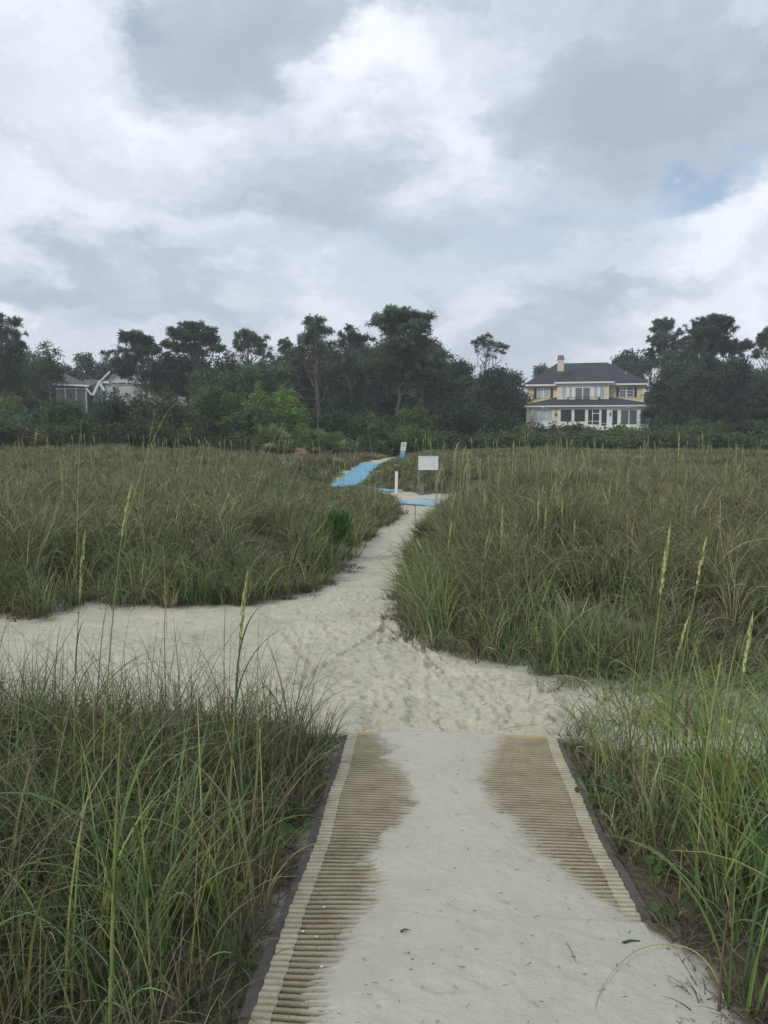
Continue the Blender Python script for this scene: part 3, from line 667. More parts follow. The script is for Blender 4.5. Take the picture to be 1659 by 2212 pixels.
# balcony
q = MB(); q.box(hx(668), hx(1030), YU - 2.0, YU - 1.05, hz(630), hz(620)); bal = q.build('balcony', M_TRIM, house)
for a, b_ in ((684, 742), (930, 1006)): q = MB(); hbox(q, a, b_, 566, 620, YU - 1.28, YU - 1.06); q.build('low_wall', M_YEL, bal)
q = MB(); q.box(hx(668), hx(1030), YU - 2.0, YU - 1.96, hz(558), hz(553)); q.box(hx(668), hx(1030), YU - 2.0, YU - 1.96, hz(618), hz(614))
for x in np.linspace(670, 1028, 27): q.box(hx(x) - .012, hx(x) + .012, YU - 1.995, YU - 1.965, hz(614), hz(558))
for x in (668, 1026): q.box(hx(x), hx(x + 4), YU - 1.955, YU - 1.0, hz(558), hz(553))
q.build('railing', M_IRON, bal)
for a, b_ in ((672, 684), (1008, 1026)): q = MB(); hbox(q, a, b_, 560, 618, YU - 1.9, YU - 1.1); q.build('planter_box', M_SHUT, bal)
# upper windows
def pair(x0, x1, zt, zb, y, mat):
    xm = (x0 + x1) / 2; hb = []
    for z in (zt + (zb - zt) * .33, zt + (zb - zt) * .66): hb.append(((x0 + 6, xm - 8), z - 1.5, z + 1.5)); hb.append(((xm + 8, x1 - 6), z - 1.5, z + 1.5))
    for xx in ((x0 + xm) / 2, (xm + x1) / 2): hb.append(((xx - 1.5, xx + 1.5), zt + 7, zb - 7))
    return window('window', x0, x1, zt, zb, y, mat, bars=((xm, 16),), hb=hb, fw=8, yf=.1)
pair(326, 476, 436, 553, YU - .002, M_CURT); pair(1243, 1403, 438, 556, YU - .002, M_GLASS)
for a, b_ in ((291, 322), (479, 509), (1211, 1241), (1405, 1434)):
    q = MB(); hbox(q, a, b_, 441, 555, YU - .06, YU - .003); sh = q.build('shutter', M_SHUT, house)
for a, b_, c_, d_ in ((215, 231, 231, 556), (1493, 1507, 1126, 1493)):
    q = MB(); hbox(q, a, b_, 405, 630, YU - .06, YU - .004); hbox(q, c_, d_, 405, 415, YU - .05, YU - .004); q.build('corner_trim', M_TRIM, house)
q = MB(); q.tube([(hx(212), YU - .6, ze - .3), (hx(215), YU - .3, ze - .6), (hx(213), YU - .12, ze - .9), (hx(213), YU - .12, hz(640))], .045, 6); q.build('downpipe', M_TRIM, house); q = MB(); q.tube([(hx(1510), YU - .12, ze - .4), (hx(1510), YU - .12, hz(622))], .045, 6); q.build('downpipe', M_TRIM, house)
# ground floor white facing with openings left free
q = MB(); yl = 0.115
strips = [(218, 240), (280, 292), (516, 530), (566, 598), (720, 748), (868, 897), (1021, 1043), (1102, 1160), (1218, 1250), (1426, 1460), (1516, 1547)]
for a, b_ in strips: hbox(q, a, b_, 664, 885, .02, yl)
hbox(q, 292, 516, 664, 692, .021, yl); hbox(q, 598, 1516, 664, 696, .022, yl)
hbox(q, 292, 516, 828, 885, .021, yl); hbox(q, 598, 868, 832, 885, .021, yl); hbox(q, 897, 1021, 866, 885, .021, yl)
hbox(q, 1043, 1102, 880, 885, .021, yl); hbox(q, 1160, 1516, 868, 885, .023, yl); hbox(q, 200, 1555, 885, 1080, -.03, .018)
q.build('porch_facing', M_TRIM, house)
for a, b_ in ((292, 352), (362, 436), (446, 516)): window('window', a, b_, 692, 828, yl - .01, M_CURT, hb=(((a + (b_ - a) * .5 - 1.5, a + (b_ - a) * .5 + 1.5), 698, 822), ((a + 5, b_ - 5), 765, 769)), fw=5, yf=.06)
for a, b_, zt, zb in ((598, 720, 696, 832), (748, 868, 696, 832), (1043, 1102, 696, 850), (1160, 1218, 705, 868), (1460, 1516, 707, 868)): window('screen_panel', a, b_, zt, zb, yl, M_SCREEN, fw=2)
window('screen_door', 897, 1021, 696, 866, yl, M_SCREEN, bars=((947, 8),), hb=(((951, 1019), 737, 745), ((899, 1019), 825, 831)), fw=3)
window('screen_panel', 1043, 1102, 853, 880, yl, M_SCREEN, fw=2)
window('sliding_door', 1250, 1426, 705, 868, yl, M_GLASS, bars=((1339, 9),), fw=4)
for x in (547, 1137):
    q = MB(); zc_ = hz(750); q.box(hx(x) - .08, hx(x) + .08, -.14, .015, zc_ - .18, zc_ + .14, .03); q.add([(hx(x) - .11, -.17, zc_ + .14), (hx(x) + .11, -.17, zc_ + .14), (hx(x) + .11, .0, zc_ + .14), (hx(x) - .11, .0, zc_ + .14), (hx(x), -.08, zc_ + .3)], [(0, 1, 4), (1, 2, 4), (2, 3, 4), (3, 0, 4), (0, 3, 2, 1)]); q.tube([(hx(x), -.07, zc_ - .18), (hx(x), -.07, zc_ - .3)], .03, 6); q.build('wall_lantern', M_IRON, house)
for x in (402, 1335):
    q = MB(); q.box(hx(x - 14), hx(x + 14), -.4, -.23, hz(684), hz(672), .03); q.build('flood_light', M_TRIM, house)
q = MB()
for z in (838, 886): hbox(q, 240, 395, z, z + 3, -1.42, -1.39)
for x in np.linspace(242, 393, 16): hbox(q, x, x + 2, 841, 886, -1.415, -1.395)
q.build('deck_railing', M_IRON, house)
q = MB(); q.box(hx(230), hx(410), -1.5, -.04, hz(900), hz(889)); q.build('deck', M_TRIM, house); q = MB(); q.box(hx(1120), hx(1330), -1.8, -.04, hz(900), hz(887)); q.build('deck', M_TRIM, house); MB().box(hx(1135), hx(1315), -2.2, -1.81, hz(920), hz(906)).build('step', M_TRIM, house)
q = MB()
for z in (840, 880): hbox(q, 1420, 1550, z, z + 3, -1.42, -1.39)
for x in np.linspace(1421, 1548, 12): hbox(q, x, x + 2, 843, 880, -1.415, -1.395)
q.build('deck_railing', M_IRON, house)
# left flank window and shutters of the house (seen edge on)
q = MB()
for z0_, z1_ in ((440, 560), (700, 820)): q = MB(); q.box(hx(215) - .06, hx(215) - .004, YU + 1.6, YU + 2.6, hz(z1_), hz(z0_)); q.build('side_shutter', M_SHUT, house)
# furled parasol on the deck
M_PINK = mat_noise('faded_canvas', (.42, .33, .28), (.5, .4, .34), 2, .9)
ps = empty('garden_parasol', (0, 0, 0), 0, 'furled pinkish parasol on a curved pole beside the left porch windows', 'parasol')
ps.location = house.matrix_basis @ Vector((hx(295), -1.0, hz(889))); ps.rotation_euler = house.rotation_euler
q = MB(); q.tube([(-.25, 0, 0), (-.28, 0, .7), (-.16, 0, 1.3), (.1, 0, 1.75), (.27, 0, 1.9)], .035, 6); q.build('pole', M_IRON, ps)
q = MB(); q.tube([(.24, 0, 1.85), (.2, 0, 1.5), (.16, 0, 1.0), (.18, 0, .4), (.1, 0, .15)], [.03, .1, .16, .18, .05], 8); q.build('canopy', M_PINK, ps)
q = MB(); q.box(-.4, -.1, -.2, .2, 0, .06, .02); q.build('foot', M_IRON, ps)

# grey house behind the left flank
M_LGREY = mat_noise('pale_grey_wall', (.40, .44, .43), (.48, .52, .51), 1, .8)
M_MROOF = mat_noise('metal_roof', (.36, .42, .44), (.44, .5, .52), 1, .5)
def zbox(hb_, Yd, x0, x1, y0, y1): 
    a = at(x0, y1, Yd); b_ = at(x1, y0, Yd); return a[0], b_[0], a[2], b_[2]
YB = 124.0
o0 = at(1122, 930, YB)
gh = empty('porch_house', (o0[0], YB, o0[2]), math.radians(-12), 'pale grey two-storey porch house half hidden behind the left side of the yellow house', 'house')
def L2(px, py): p = at(px, py, YB); return p[0] - o0[0], p[2] - o0[2]
x0, zt = L2(1108, 862); x1, zb = L2(1160, 932)
MB().box(x0 + .6, x1, 1.5, 9, zb - 2, zt).build('wall', M_LGREY, gh)
q = MB(); q.add([(x0 - .2, -.4, zt), (x1, -.4, zt), (x1, 9, zt), (x0 - .2, 9, zt), (x0 + 2.2, 4, zt + 1.5), (x1, 4, zt + 1.5)], [(0, 1, 5, 4), (1, 2, 5), (2, 3, 4, 5), (3, 0, 4), (3, 2, 1, 0)]); q.build('roof', M_MROOF, gh)
zm = L2(1108, 893)[1]; z2 = L2(1108, 888)[1]
q = MB(); q.box(x0, x1, 0, 1.49, zm - .12, zm + .1); q.build('porch_floor', M_TRIM, gh); q = MB(); q.box(x0, x1, 0, 1.49, zb - .2, zb); q.build('porch_floor', M_TRIM, gh)
q = MB(); 
for xx in (x0 + .05, x0 + .9): q = MB(); q.box(xx, xx + .18, .05, .25, zb, zt - .01); q.build('porch_post', M_TRIM, gh)
q = MB()
for zz in (zm + .1, zb): 
    q.box(x0 + .23, x1, .1, .16, zz + .75, zz + .83); q.box(x0 + .23, x1, .1, .16, zz + .12, zz + .18)
q.build('railing', M_TRIM, gh)
for zz in (zm + .2, zb + .1):
    q = MB(); q.box(x0 + 1.0, x0 + 2.5, 1.42, 1.49, zz, zz + 1.9); q.build('window', M_SCREEN, gh)

# ------------------------------------------------------------------ houses on the left, seen over the scrub
YH = 100.0
def Z1(zx, zy): return zx * .3307, 630.9 + zy * .3307
def H3(zx, zy, dy=0.0):
    p = at(*Z1(zx, zy), YH + dy); return (p[0], p[1], p[2])
def houseL(name, label, ox, oy):
    a = H3(ox, oy); e_ = empty(name, a, 0, label, 'house'); return e_, np.array(a)
M_GRSH = mat_noise('brown_grey_shingle', (.085, .08, .08), (.13, .122, .12), 2, .9, .4, 10)
M_SLATE = mat_noise('blue_grey_wall', (.17, .20, .205), (.21, .245, .25), 1, .8)
M_WWALL = mat_noise('white_wall', (.50, .53, .52), (.58, .61, .60), 1, .75); add_lap(M_WWALL, .2, .6)
# grey garage wing
e1, o1 = houseL('grey_house', 'low grey-walled house with brown hip roof, behind the scrub at left', 460, 700)
def rel(o_, pts): return [tuple(np.array(p) - o_) for p in pts]
q = MB(); q.add(rel(o1, [H3(340, 596), H3(582, 606), H3(582, 606, 9), H3(340, 596, 9), H3(250, 500, 4.5), H3(372, 508, 4.5)]), [(0, 1, 5, 4), (1, 2, 5), (2, 3, 4, 5), (3, 0, 4), (3, 2, 1, 0)]); q.build('roof', M_GRSH, e1)
a, b_ = np.array(H3(345, 596)) - o1, np.array(H3(580, 606)) - o1
q = MB(); q.add([(a[0], -.06, a[2] - .22), (b_[0], -.06, b_[2] - .22), (b_[0], .2, b_[2] - .22), (a[0], .2, a[2] - .22), (a[0], -.06, a[2] - .01), (b_[0], -.06, b_[2] - .01), (b_[0], .2, b_[2] - .01), (a[0], .2, a[2] - .01)], [(0, 3, 2, 1), (4, 5, 6, 7), (0, 1, 5, 4), (2, 3, 7, 6), (0, 4, 7, 3), (1, 2, 6, 5)]); q.build('fascia', M_TRIM, e1)
w0 = np.array(H3(352, 610)) - o1; w1 = np.array(H3(556, 617)) - o1
MB().box(w0[0], w1[0], .5, 8.5, -4.5, w0[2] + .05).build('wall', M_SLATE, e1)
q = MB()
for zx in (415, 487, 553): p = np.array(H3(zx, 620)) - o1; q.box(p[0] - .06, p[0] + .06, .42, .49, -4, w1[2])
q.box(w0[0], w1[0], .44, .492, w1[2] - .32, w1[2] - .17); q.build('wall_battens', M_TRIM, e1)
q = MB(); q.add(rel(o1, [H3(556, 625, .1), H3(562, 618, .1), H3(602, 668, .1), H3(594, 676, .1), H3(556, 625, .3), H3(562, 618, .3), H3(602, 668, .3), H3(594, 676, .3)]), [(0, 3, 2, 1), (4, 5, 6, 7), (0, 1, 5, 4), (1, 2, 6, 5), (2, 3, 7, 6), (3, 0, 4, 7)]); q.build('bargeboard', M_TRIM, e1)
q = MB(); q.add(rel(o1, [H3(560, 630, 1), H3(650, 576, 1), H3(650, 660, 1), H3(560, 700, 1), H3(545, 572, 6), H3(652, 572, 6)]), [(0, 3, 2, 1), (0, 1, 5, 4), (0, 4, 3), (1, 2, 5), (2, 3, 4, 5)]); q.build('back_roof', M_GRSH, e1)
# white gabled house
e2, o2 = houseL('gabled_house', 'white gabled house with large eaves showing through the dark pines at left', 790, 690)
def bar(q, p, r, w_=.14, dy0=0., dy1=.2):
    P0, P1 = np.array(H3(*p, dy0)) - o2, np.array(H3(*r, dy0)) - o2
    d = P1 - P0; n_ = np.array([-d[2], 0, d[0]]); n_ /= np.linalg.norm(n_); n_ *= w_
    v = [P0 - n_, P1 - n_, P1 + n_, P0 + n_]; v += [x_ + np.array([0, dy1, 0]) for x_ in v]
    q.add(v, [(0, 1, 2, 3), (7, 6, 5, 4), (0, 4, 5, 1), (1, 5, 6, 2), (2, 6, 7, 3), (3, 7, 4, 0)])
q = MB(); bar(q, (645, 592), (606, 672)); bar(q, (650, 592), (682, 645)); bar(q, (655, 584), (718, 520), .12); q.build('bargeboard', M_TRIM, e2)
q = MB(); bar(q, (640, 586), (712, 589), .13, -.05); q.build('cornice', M_TRIM, e2)
q = MB(); bar(q, (780, 466), (905, 575), .13, -.4); bar(q, (782, 466), (735, 515), .13, -.4); q.build('bargeboard', M_TRIM, e2)
q = MB(); v = rel(o2, [H3(610, 672, .4), H3(647, 596, .4), H3(680, 645, .4), H3(680, 720, .4), H3(610, 720, .4)]); v2 = [(x_, y_ + 5, z_) for x_, y_, z_ in v]; q.add(v + v2, [(4, 3, 2, 1, 0), (5, 6, 7, 8, 9), (0, 1, 6, 5), (1, 2, 7, 6), (2, 3, 8, 7)]); q.build('entry_wall', M_SLATE, e2)
q = MB(); v = rel(o2, [H3(690, 592, .3), H3(780, 478, .3), H3(905, 585, .3), H3(1200, 600, .3), H3(1200, 740, .3), H3(690, 740, .3)]); v2 = [(x_, y_ + 8, z_) for x_, y_, z_ in v]; q.add(v + v2, [(5, 4, 3, 2, 1, 0), (6, 7, 8, 9, 10, 11), (3, 4, 10, 9), (5, 0, 6, 11)]); q.build('wall', M_WWALL, e2)
q = MB(); v = rel(o2, [H3(780, 464, -.2), H3(908, 578, -.2), H3(960, 572, -.2), H3(850, 470, 8), H3(655, 586, -.2), H3(720, 520, 8)]); q.add(v, [(0, 1, 2, 3), (0, 3, 5, 4)]); q.build('gable_roof', M_GRSH, e2)
q = MB(); v = rel(o2, [H3(860, 600, -.6), H3(1235, 600, -.6), H3(1235, 588, 9), H3(860, 588, 9), H3(1010, 458, 5), H3(1200, 452, 5)]); q.add(v, [(0, 1, 5, 4), (1, 2, 5), (2, 3, 4, 5), (3, 0, 4), (3, 2, 1, 0)])
q.build('main_roof', mat_noise('pale_roof', (.20, .215, .22), (.27, .29, .295), 1.5, .7, .3, 8), e2)
q = MB(); bar(q, (1010, 462), (1200, 455), .07, 4.8); q.build('ridge_cap', M_TRIM, e2)
for a, b_, zt, zb in ((730, 758, 590, 602), (766, 820, 590, 602), (828, 856, 590, 602), (735, 755, 615, 680), (1070, 1105, 600, 632), (640, 652, 620, 668)):
    p0, p1 = np.array(H3(a, zb)) - o2, np.array(H3(b_, zt)) - o2
    f_ = MB(); f_.box(p0[0] - .08, p1[0] + .08, .2, .27, p0[2] - .08, p1[2] + .08); w_ = f_.build('window', M_TRIM, e2)
    g_ = MB(); g_.box(p0[0], p1[0], .16, .195, p0[2], p1[2]); g_.build('pane', M_GLASS, w_)
# sliver of a third house at the left margin
e3, o3 = houseL('white_cottage', 'sliver of a white cottage at the left edge behind the pines', 10, 640)
q = MB(); p0 = np.array(H3(-160, 700)) - o3; p1 = np.array(H3(62, 612)) - o3; q.box(p0[0], p1[0], 0, 8, p0[2] - 3, p1[2]); q.build('wall', M_WWALL, e3)
q = MB(); q.add([(p0[0] - .4, -.5, p1[2]), (p1[0] + .4, -.5, p1[2]), (p1[0] + .4, 8.5, p1[2]), (p0[0] - .4, 8.5, p1[2]), (p0[0] - .4, 4, p1[2] + 1.6), (p1[0] - 1, 4, p1[2] + 1.6)], [(0, 1, 5, 4), (1, 2, 5), (2, 3, 4, 5), (3, 0, 4), (3, 2, 1, 0)]); q.build('roof', M_GRSH, e3)
p0 = np.array(H3(15, 660)) - o3; p1 = np.array(H3(42, 622)) - o3
f_ = MB(); f_.box(p0[0], p1[0], -.05, -.003, p0[2], p1[2]); f_.build('window', M_GLASS, e3)
# ------------------------------------------------------------------ leafy crowns
def crown_arrays(rg, lobes, n_tuft, n_leaf, tr, ls, col, hue_var=0.22, style='leaf', flat=0.75, up=0.25):
    """lobes: (k,6) centres and radii. Returns quads and colours: many small leaves grouped in tufts spread over the lobes"""
    lobes = np.asarray(lobes, float)
    wgt = (lobes[:, 3] * lobes[:, 4] + lobes[:, 4] * lobes[:, 5]); wgt /= wgt.sum()
    li = rg.choice(len(lobes), n_tuft, p=wgt)
    d = rg.normal(size=(n_tuft, 3)); d[:, 2] += up; d /= np.linalg.norm(d, axis=1, keepdims=True)
    r = rg.random(n_tuft) ** 0.45 * rg.uniform(0.8, 1.16, n_tuft)
    T = lobes[li, :3] + d * lobes[li, 3:] * r[:, None]
    k = fbm(T[:, 0] * .9 + T[:, 2] * .3, T[:, 1] * .7 + T[:, 2] * .9, 17, 2)
    T = T[k > (0.30 if style == 'pine' else 0.22)]
    m_ = len(T)
    tint = np.exp(rg.normal(0, hue_var, (m_, 1))) * (0.8 + 0.45 * fbm(T[:, 0] * .5, T[:, 2] * .5 + T[:, 1] * .4, 23, 2))[:, None]
    warm = rg.normal(0, 0.10, (m_, 1))
    C = np.asarray(col)[None] * tint * (1 + warm * np.array([[1.0, 0.15, -0.6]]))
    q = rg.normal(size=(m_, n_leaf, 3))
    if style == 'pine':          # needles radiating out of each twig end
        q[..., 2] = q[..., 2] * .75 + .35; q /= np.linalg.norm(q, axis=2, keepdims=True)
        a = T[:, None] + q * tr * .10; L_ = q * tr * rg.uniform(.7, 1.15, (m_, n_leaf, 1))
        s = np.cross(q, rg.normal(size=q.shape)); s /= np.linalg.norm(s, axis=2, keepdims=True); s *= ls * .5
        V = np.stack([a - s * .6, a + s * .6, a + L_ + s, a + L_ - s], 2)
    else:
        c = T[:, None] + q * np.array([tr, tr, tr * flat])
        n_ = rg.normal(size=q.shape); n_[..., 2] = np.abs(n_[..., 2]) + .3; n_ /= np.linalg.norm(n_, axis=2, keepdims=True)
        u = np.cross(n_, rg.normal(size=q.shape)); u /= np.linalg.norm(u, axis=2, keepdims=True); v = np.cross(n_, u)
        sz = ls * rg.uniform(.6, 1.3, (m_, n_leaf, 1)); u = u * sz * .5; v = v * sz * .9
        V = np.stack([c - v, c + u * .8 - v * .1, c + v, c - u * .8 + v * .1], 2)
    Cq = np.broadcast_to((C[:, None] * rg.uniform(.75, 1.25, (m_, n_leaf, 1)))[:, :, None, :], V.shape)
    V = V.reshape(-1, 3); return V, np.arange(len(V)).reshape(-1, 4), np.clip(Cq.reshape(-1, 3), .004, .8), T
def limb(rg, p, q, r0, r1, n=6, wig=.08, sag=0.0):
    t = np.linspace(0, 1, n)[:, None]; p = np.asarray(p, float); q = np.asarray(q, float)
    L_ = np.linalg.norm(q - p); P_ = p + (q - p) * t
    P_[1:-1] += rg.normal(0, wig * L_ * .5, (n - 2, 3)); P_[:, 2] -= sag * L_ * np.sin(t[:, 0] * np.pi)
    return tube_arr(P_, np.linspace(r0, r1, n), 6)
PINE = (.12, .18, .09); OAK = (.09, .14, .062); LGREEN = (.062, .105, .042)
NT = [0]
def tree(name, label, x0, x1, yt, yb, Y, style='oak', col=None, trunk=None, cat='tree', group=None, base_py=None, dens=1.0, nl=None, bare=(), thick=1.0, lean=0, seed=None):
    NT[0] += 1; rg = np.random.default_rng(seed or (100 + NT[0]))
    if style == 'pine': yb += .12 * (yb - yt)
    xm = (x0 + x1) / 2; tx = xm if trunk is None else trunk
    c0 = at(xm, (yt + yb) / 2, Y); tl = at(x0, yt, Y); br = at(x1, yb, Y)
    b = at(tx, 900, Y); gzv = gz(b[0], Y); base = np.array([b[0], Y, gzv])
    w = (br[0] - tl[0]) / 2; h = (tl[2] - br[2]) / 2; C = np.array([c0[0], Y, c0[2]]) - base
    dp = max(w * .85, 1.2)
    if style == 'pine':
        k = int((nl or max(9, min(26, w * h * 2.2))) * 1.5)
        L_ = []
        for i in range(k):
            a = rg.uniform(0, 2 * np.pi); e = rg.uniform(-.75, 1.0); rr = math.sqrt(max(0, 1 - (e * .92) ** 2)) * rg.uniform(.25, .98)
            s = rg.uniform(.2, .40)
            L_.append([C[0] + math.cos(a) * rr * w * .95, C[1] + math.sin(a) * rr * dp * .9, C[2] + e * h * .86, w * s, dp * s, h * s * .55])
        for ex in (-1, 1): L_.append([C[0] + ex * w * .72, C[1], C[2] - h * rg.uniform(-.2, .5), w * .28, w * .3, h * .25])
        L_.append([C[0] + rg.uniform(-.2, .2) * w, C[1], C[2] + h * .72, w * .36, dp * .4, h * .28])
        L_.append([C[0], C[1], C[2] + h * .2, w * .4, dp * .4, h * .4]); tr, ls = .34, .055
        area = sum(l[3] * l[4] + l[4] * l[5] + l[3] * l[5] for l in L_)
        nt_ = int(area * 9 * dens); V, F, Cc, T = crown_arrays(rg, L_, nt_, 34, tr, ls * Y / 75, col or PINE, style='pine')
    else:
        k = nl or int(max(8, min(22, w * h * 1.3)))
        L_ = [[C[0], C[1], C[2], w * .72, dp * .7, h * .76]]
        for i in range(k):
            a = rg.uniform(0, 2 * np.pi); e = rg.uniform(-.7, 1.0); rr = math.sqrt(max(0, 1 - (e * .95) ** 2)) * rg.uniform(.5, 1.0)
            s = rg.uniform(.28, .48)
            L_.append([C[0] + math.cos(a) * rr * w * .84, C[1] + math.sin(a) * rr * dp * .76, C[2] + e * h * .74, w * s, dp * s, h * s])
        tr, ls = .30, .15
        area = sum(l[3] * l[4] + l[4] * l[5] + l[3] * l[5] for l in L_)
        nt_ = int(area * 6.5 * dens); V, F, Cc, T = crown_arrays(rg, L_, nt_, 26, tr, ls * Y / 75, col or OAK)
    e_ = empty(name, base, 0, label, cat, group)
    mk('crown', V, F, M_LEAF, e_, col=Cc)
    H = C[2] + h * .35; r0 = (.09 + .009 * H) * thick
    top = np.array([C[0] * .9 + lean, C[1], H]); parts = []
    sp = np.array([0, 0, -.5]); mid = np.array([C[0] * .45, 0, H * .5])
    tt = np.linspace(0, 1, 12)[:, None]
    P_ = (1 - tt) ** 2 * sp + 2 * tt * (1 - tt) * mid + tt ** 2 * top; P_[2:-1, :2] += rg.normal(0, .06, (9, 2))
    parts.append(tube_arr(P_, np.linspace(r0, r0 * .35, 12), 8))
    for l in L_:
        s = int(np.clip((l[2] * .75) / max(H, .1) * 11, 3, 10)); parts.append(limb(rg, P_[s], l[:3], r0 * .36, r0 * .1, 6, .14, .06))
        near = T[np.argsort(((T - np.array(l[:3])) ** 2).sum(1))[:400]]
        for q_ in near[rg.choice(len(near), min(len(near), 7), replace=False)]: parts.append(limb(rg, l[:3], q_, r0 * .11, r0 * .035, 4, .12))
    for (bx, by, fx, fy) in bare:       # named bare limbs
        p, q2 = at(bx, by, Y) - base, at(fx, fy, Y - rg.uniform(.2, 1)) - base
        parts.append(limb(rg, p, q2, r0 * .3, r0 * .08, 7, .10, -.14))
        for j in range(3):
            f = rg.uniform(.4, .95); m0 = p + (q2 - p) * f; m0[2] += .14 * np.linalg.norm(q2 - p) * math.sin(f * math.pi)
            parts.append(limb(rg, m0, m0 + rg.normal(0, .5, 3) + np.array([(q2 - p)[0] * .25, 0, .1]), r0 * .1, r0 * .03, 4, .15))
    V, F = merge(parts); mk('trunk', V, F, M_BARK, e_, smooth=True)
    return e_
def shrub(name, label, x0, x1, yt, Y, col, cat='shrub', group=None, dens=1.0, style='oak', ls=.11, hmin=None):
    NT[0] += 1; rg = np.random.default_rng(100 + NT[0])
    if col[1] < .08: col = tuple(c * 1.3 for c in col)
    xm = (x0 + x1) / 2; t = at(xm, yt + 9, Y); w = (at(x1, yt, Y)[0] - at(x0, yt, Y)[0]) / 2
    z0 = gz(t[0], Y); H = max(t[2] - z0, .6); e_ = empty(name, (t[0], Y, z0), 0, label, cat, group)
    L_ = []; dp = min(w, 2.2)
    for i in range(int(10 + w * 4)):
        x = rg.uniform(-1, 1); zt = H * (1 - .35 * x * x) * rg.uniform(.35, .9)
        s = rg.uniform(.28, .5)
        L_.append([x * w * .8, rg.uniform(-1, 1) * dp * .7, zt, max(.4, w * s * .6), max(.4, dp * s), min(zt, H * .34 * rg.uniform(.7, 1.1))])
    L_.append([0, 0, H * .62, w * .5, dp * .6, H * .36]); L_.append([0, 0, H * .28, w * .85, dp * .8, H * .27])
    area = sum(l[3] * l[4] + l[4] * l[5] + l[3] * l[5] for l in L_)
    V, F, Cc, T = crown_arrays(rg, L_, int(area * 11 * dens), 20, .17, ls, col)
    V[:, 2] = np.maximum(V[:, 2], -.2)
    mk('foliage', V, F, M_LEAF, e_, col=Cc)
    parts = []
    for i in range(6):
        l = L_[int(rg.integers(len(L_)))]; parts.append(limb(rg, (rg.normal(0, .15), rg.normal(0, .15), -.2), l[:3], .05, .015, 5, .1))
    V, F = merge(parts); mk('stem', V, F, M_BARK, e_, smooth=True)
    return e_

# far back row
tree('oak_tree', 'distant oak top left of the gap beside the left pine group', 140, 215, 762, 862, 118, 'oak', (0.077, 0.119, 0.070))
tree('oak_tree', 'low distant oak above the grey house at left', 195, 275, 765, 850, 120, 'oak', (0.084, 0.126, 0.077))
tree('oak_tree', 'dark oak against the sky at the far left, right of the tall pine', 70, 150, 735, 840, 88, 'oak')
tree('oak_tree', 'small bushy oak with knobbly top above the grey house gable', 225, 320, 770, 850, 116, 'oak', (0.063, 0.098, 0.059))
tree('oak_tree', 'wide dark oak filling the left edge below the pine', -60, 110, 752, 860, 82, 'oak')
tree('pine_tree', 'tall pine cut by the left edge of the photo', -90, 62, 668, 790, 78, 'pine', (0.081, 0.132, 0.077), trunk=2)
tree('pine_tree', 'dark pine with lopsided crown left of the umbrella pine', 236, 372, 712, 822, 86, 'pine', (0.066, 0.105, 0.062), trunk=325, dens=1.1)
tree('pine_tree', 'broad umbrella pine with a forked trunk at left', 348, 492, 695, 772, 88, 'pine', (0.081, 0.139, 0.080), trunk=432, dens=1.15, thick=1.4, bare=[(432, 800, 395, 752), (434, 795, 470, 750)])
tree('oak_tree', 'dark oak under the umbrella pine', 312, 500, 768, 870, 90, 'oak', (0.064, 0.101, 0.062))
tree('pine_tree', 'lighter green pine with a cone-shaped tip between umbrella pine and lone pine', 488, 585, 712, 800, 84, 'pine', (0.120, 0.182, 0.098), trunk=530)
tree('pine_tree', 'small distant pine with a flat dark crown', 572, 650, 730, 790, 104, 'pine', (0.081, 0.127, 0.081), trunk=612)
tree('oak_tree', 'olive green oak beneath the lighter pine', 480, 640, 778, 880, 78, 'oak', (0.081, 0.137, 0.069))
tree('pine_tree', 'slender pine with open crown and bare side limbs at mid left', 632, 726, 686, 775, 68, 'pine', (0.113, 0.168, 0.098), trunk=692, dens=1.5, thick=1.2, nl=16, base_py=900,
     bare=[(692, 858, 648, 838), (692, 872, 652, 862), (694, 865, 712, 836), (690, 790, 640, 765), (693, 885, 672, 872)])
tree('pine_tree', 'half hidden pine between the slender pine and the big pine', 708, 808, 704, 810, 82, 'pine', (0.077, 0.120, 0.077))
tree('pine_tree', 'biggest pine of the middle with a wide rounded crown', 775, 968, 671, 830, 72, 'pine', (0.101, 0.154, 0.087), trunk=855, dens=1.2, thick=1.35,
     bare=[(855, 800, 805, 752), (857, 850, 800, 832), (858, 790, 905, 760), (860, 862, 822, 848), (862, 852, 915, 862), (860, 850, 880, 800)])
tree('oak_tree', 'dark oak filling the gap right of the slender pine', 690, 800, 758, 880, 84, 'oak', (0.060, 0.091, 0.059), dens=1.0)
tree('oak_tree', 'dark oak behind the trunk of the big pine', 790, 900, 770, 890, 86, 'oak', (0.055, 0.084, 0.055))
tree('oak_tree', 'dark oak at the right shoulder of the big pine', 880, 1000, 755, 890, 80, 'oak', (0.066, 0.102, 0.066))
tree('pine_tree', 'pale trunked pine just right of the biggest pine', 880, 960, 730, 800, 76, 'pine', (0.091, 0.137, 0.084), trunk=905)
tree('oak_tree', 'small dark round oak left of the lone leaning pine', 965, 1032, 768, 822, 92, 'oak', (0.050, 0.077, 0.053))
tree('pine_tree', 'lone thin pine leaning left of the yellow house', 1016, 1096, 720, 775, 92, 'pine', (0.087, 0.132, 0.091), trunk=1040, dens=.62, thick=.7, nl=9)
tree('oak_tree', 'oak with domed top left of the yellow house', 1020, 1100, 788, 880, 84, 'oak', (0.081, 0.120, 0.081))
tree('oak_tree', 'oak touching the porch house left of the yellow house', 1062, 1110, 792, 900, 90, 'oak', (0.077, 0.113, 0.077))
tree('oak_tree', 'shaded oak in the dip behind the slender pine', 600, 700, 765, 880, 88, 'oak', (0.062, 0.095, 0.060))
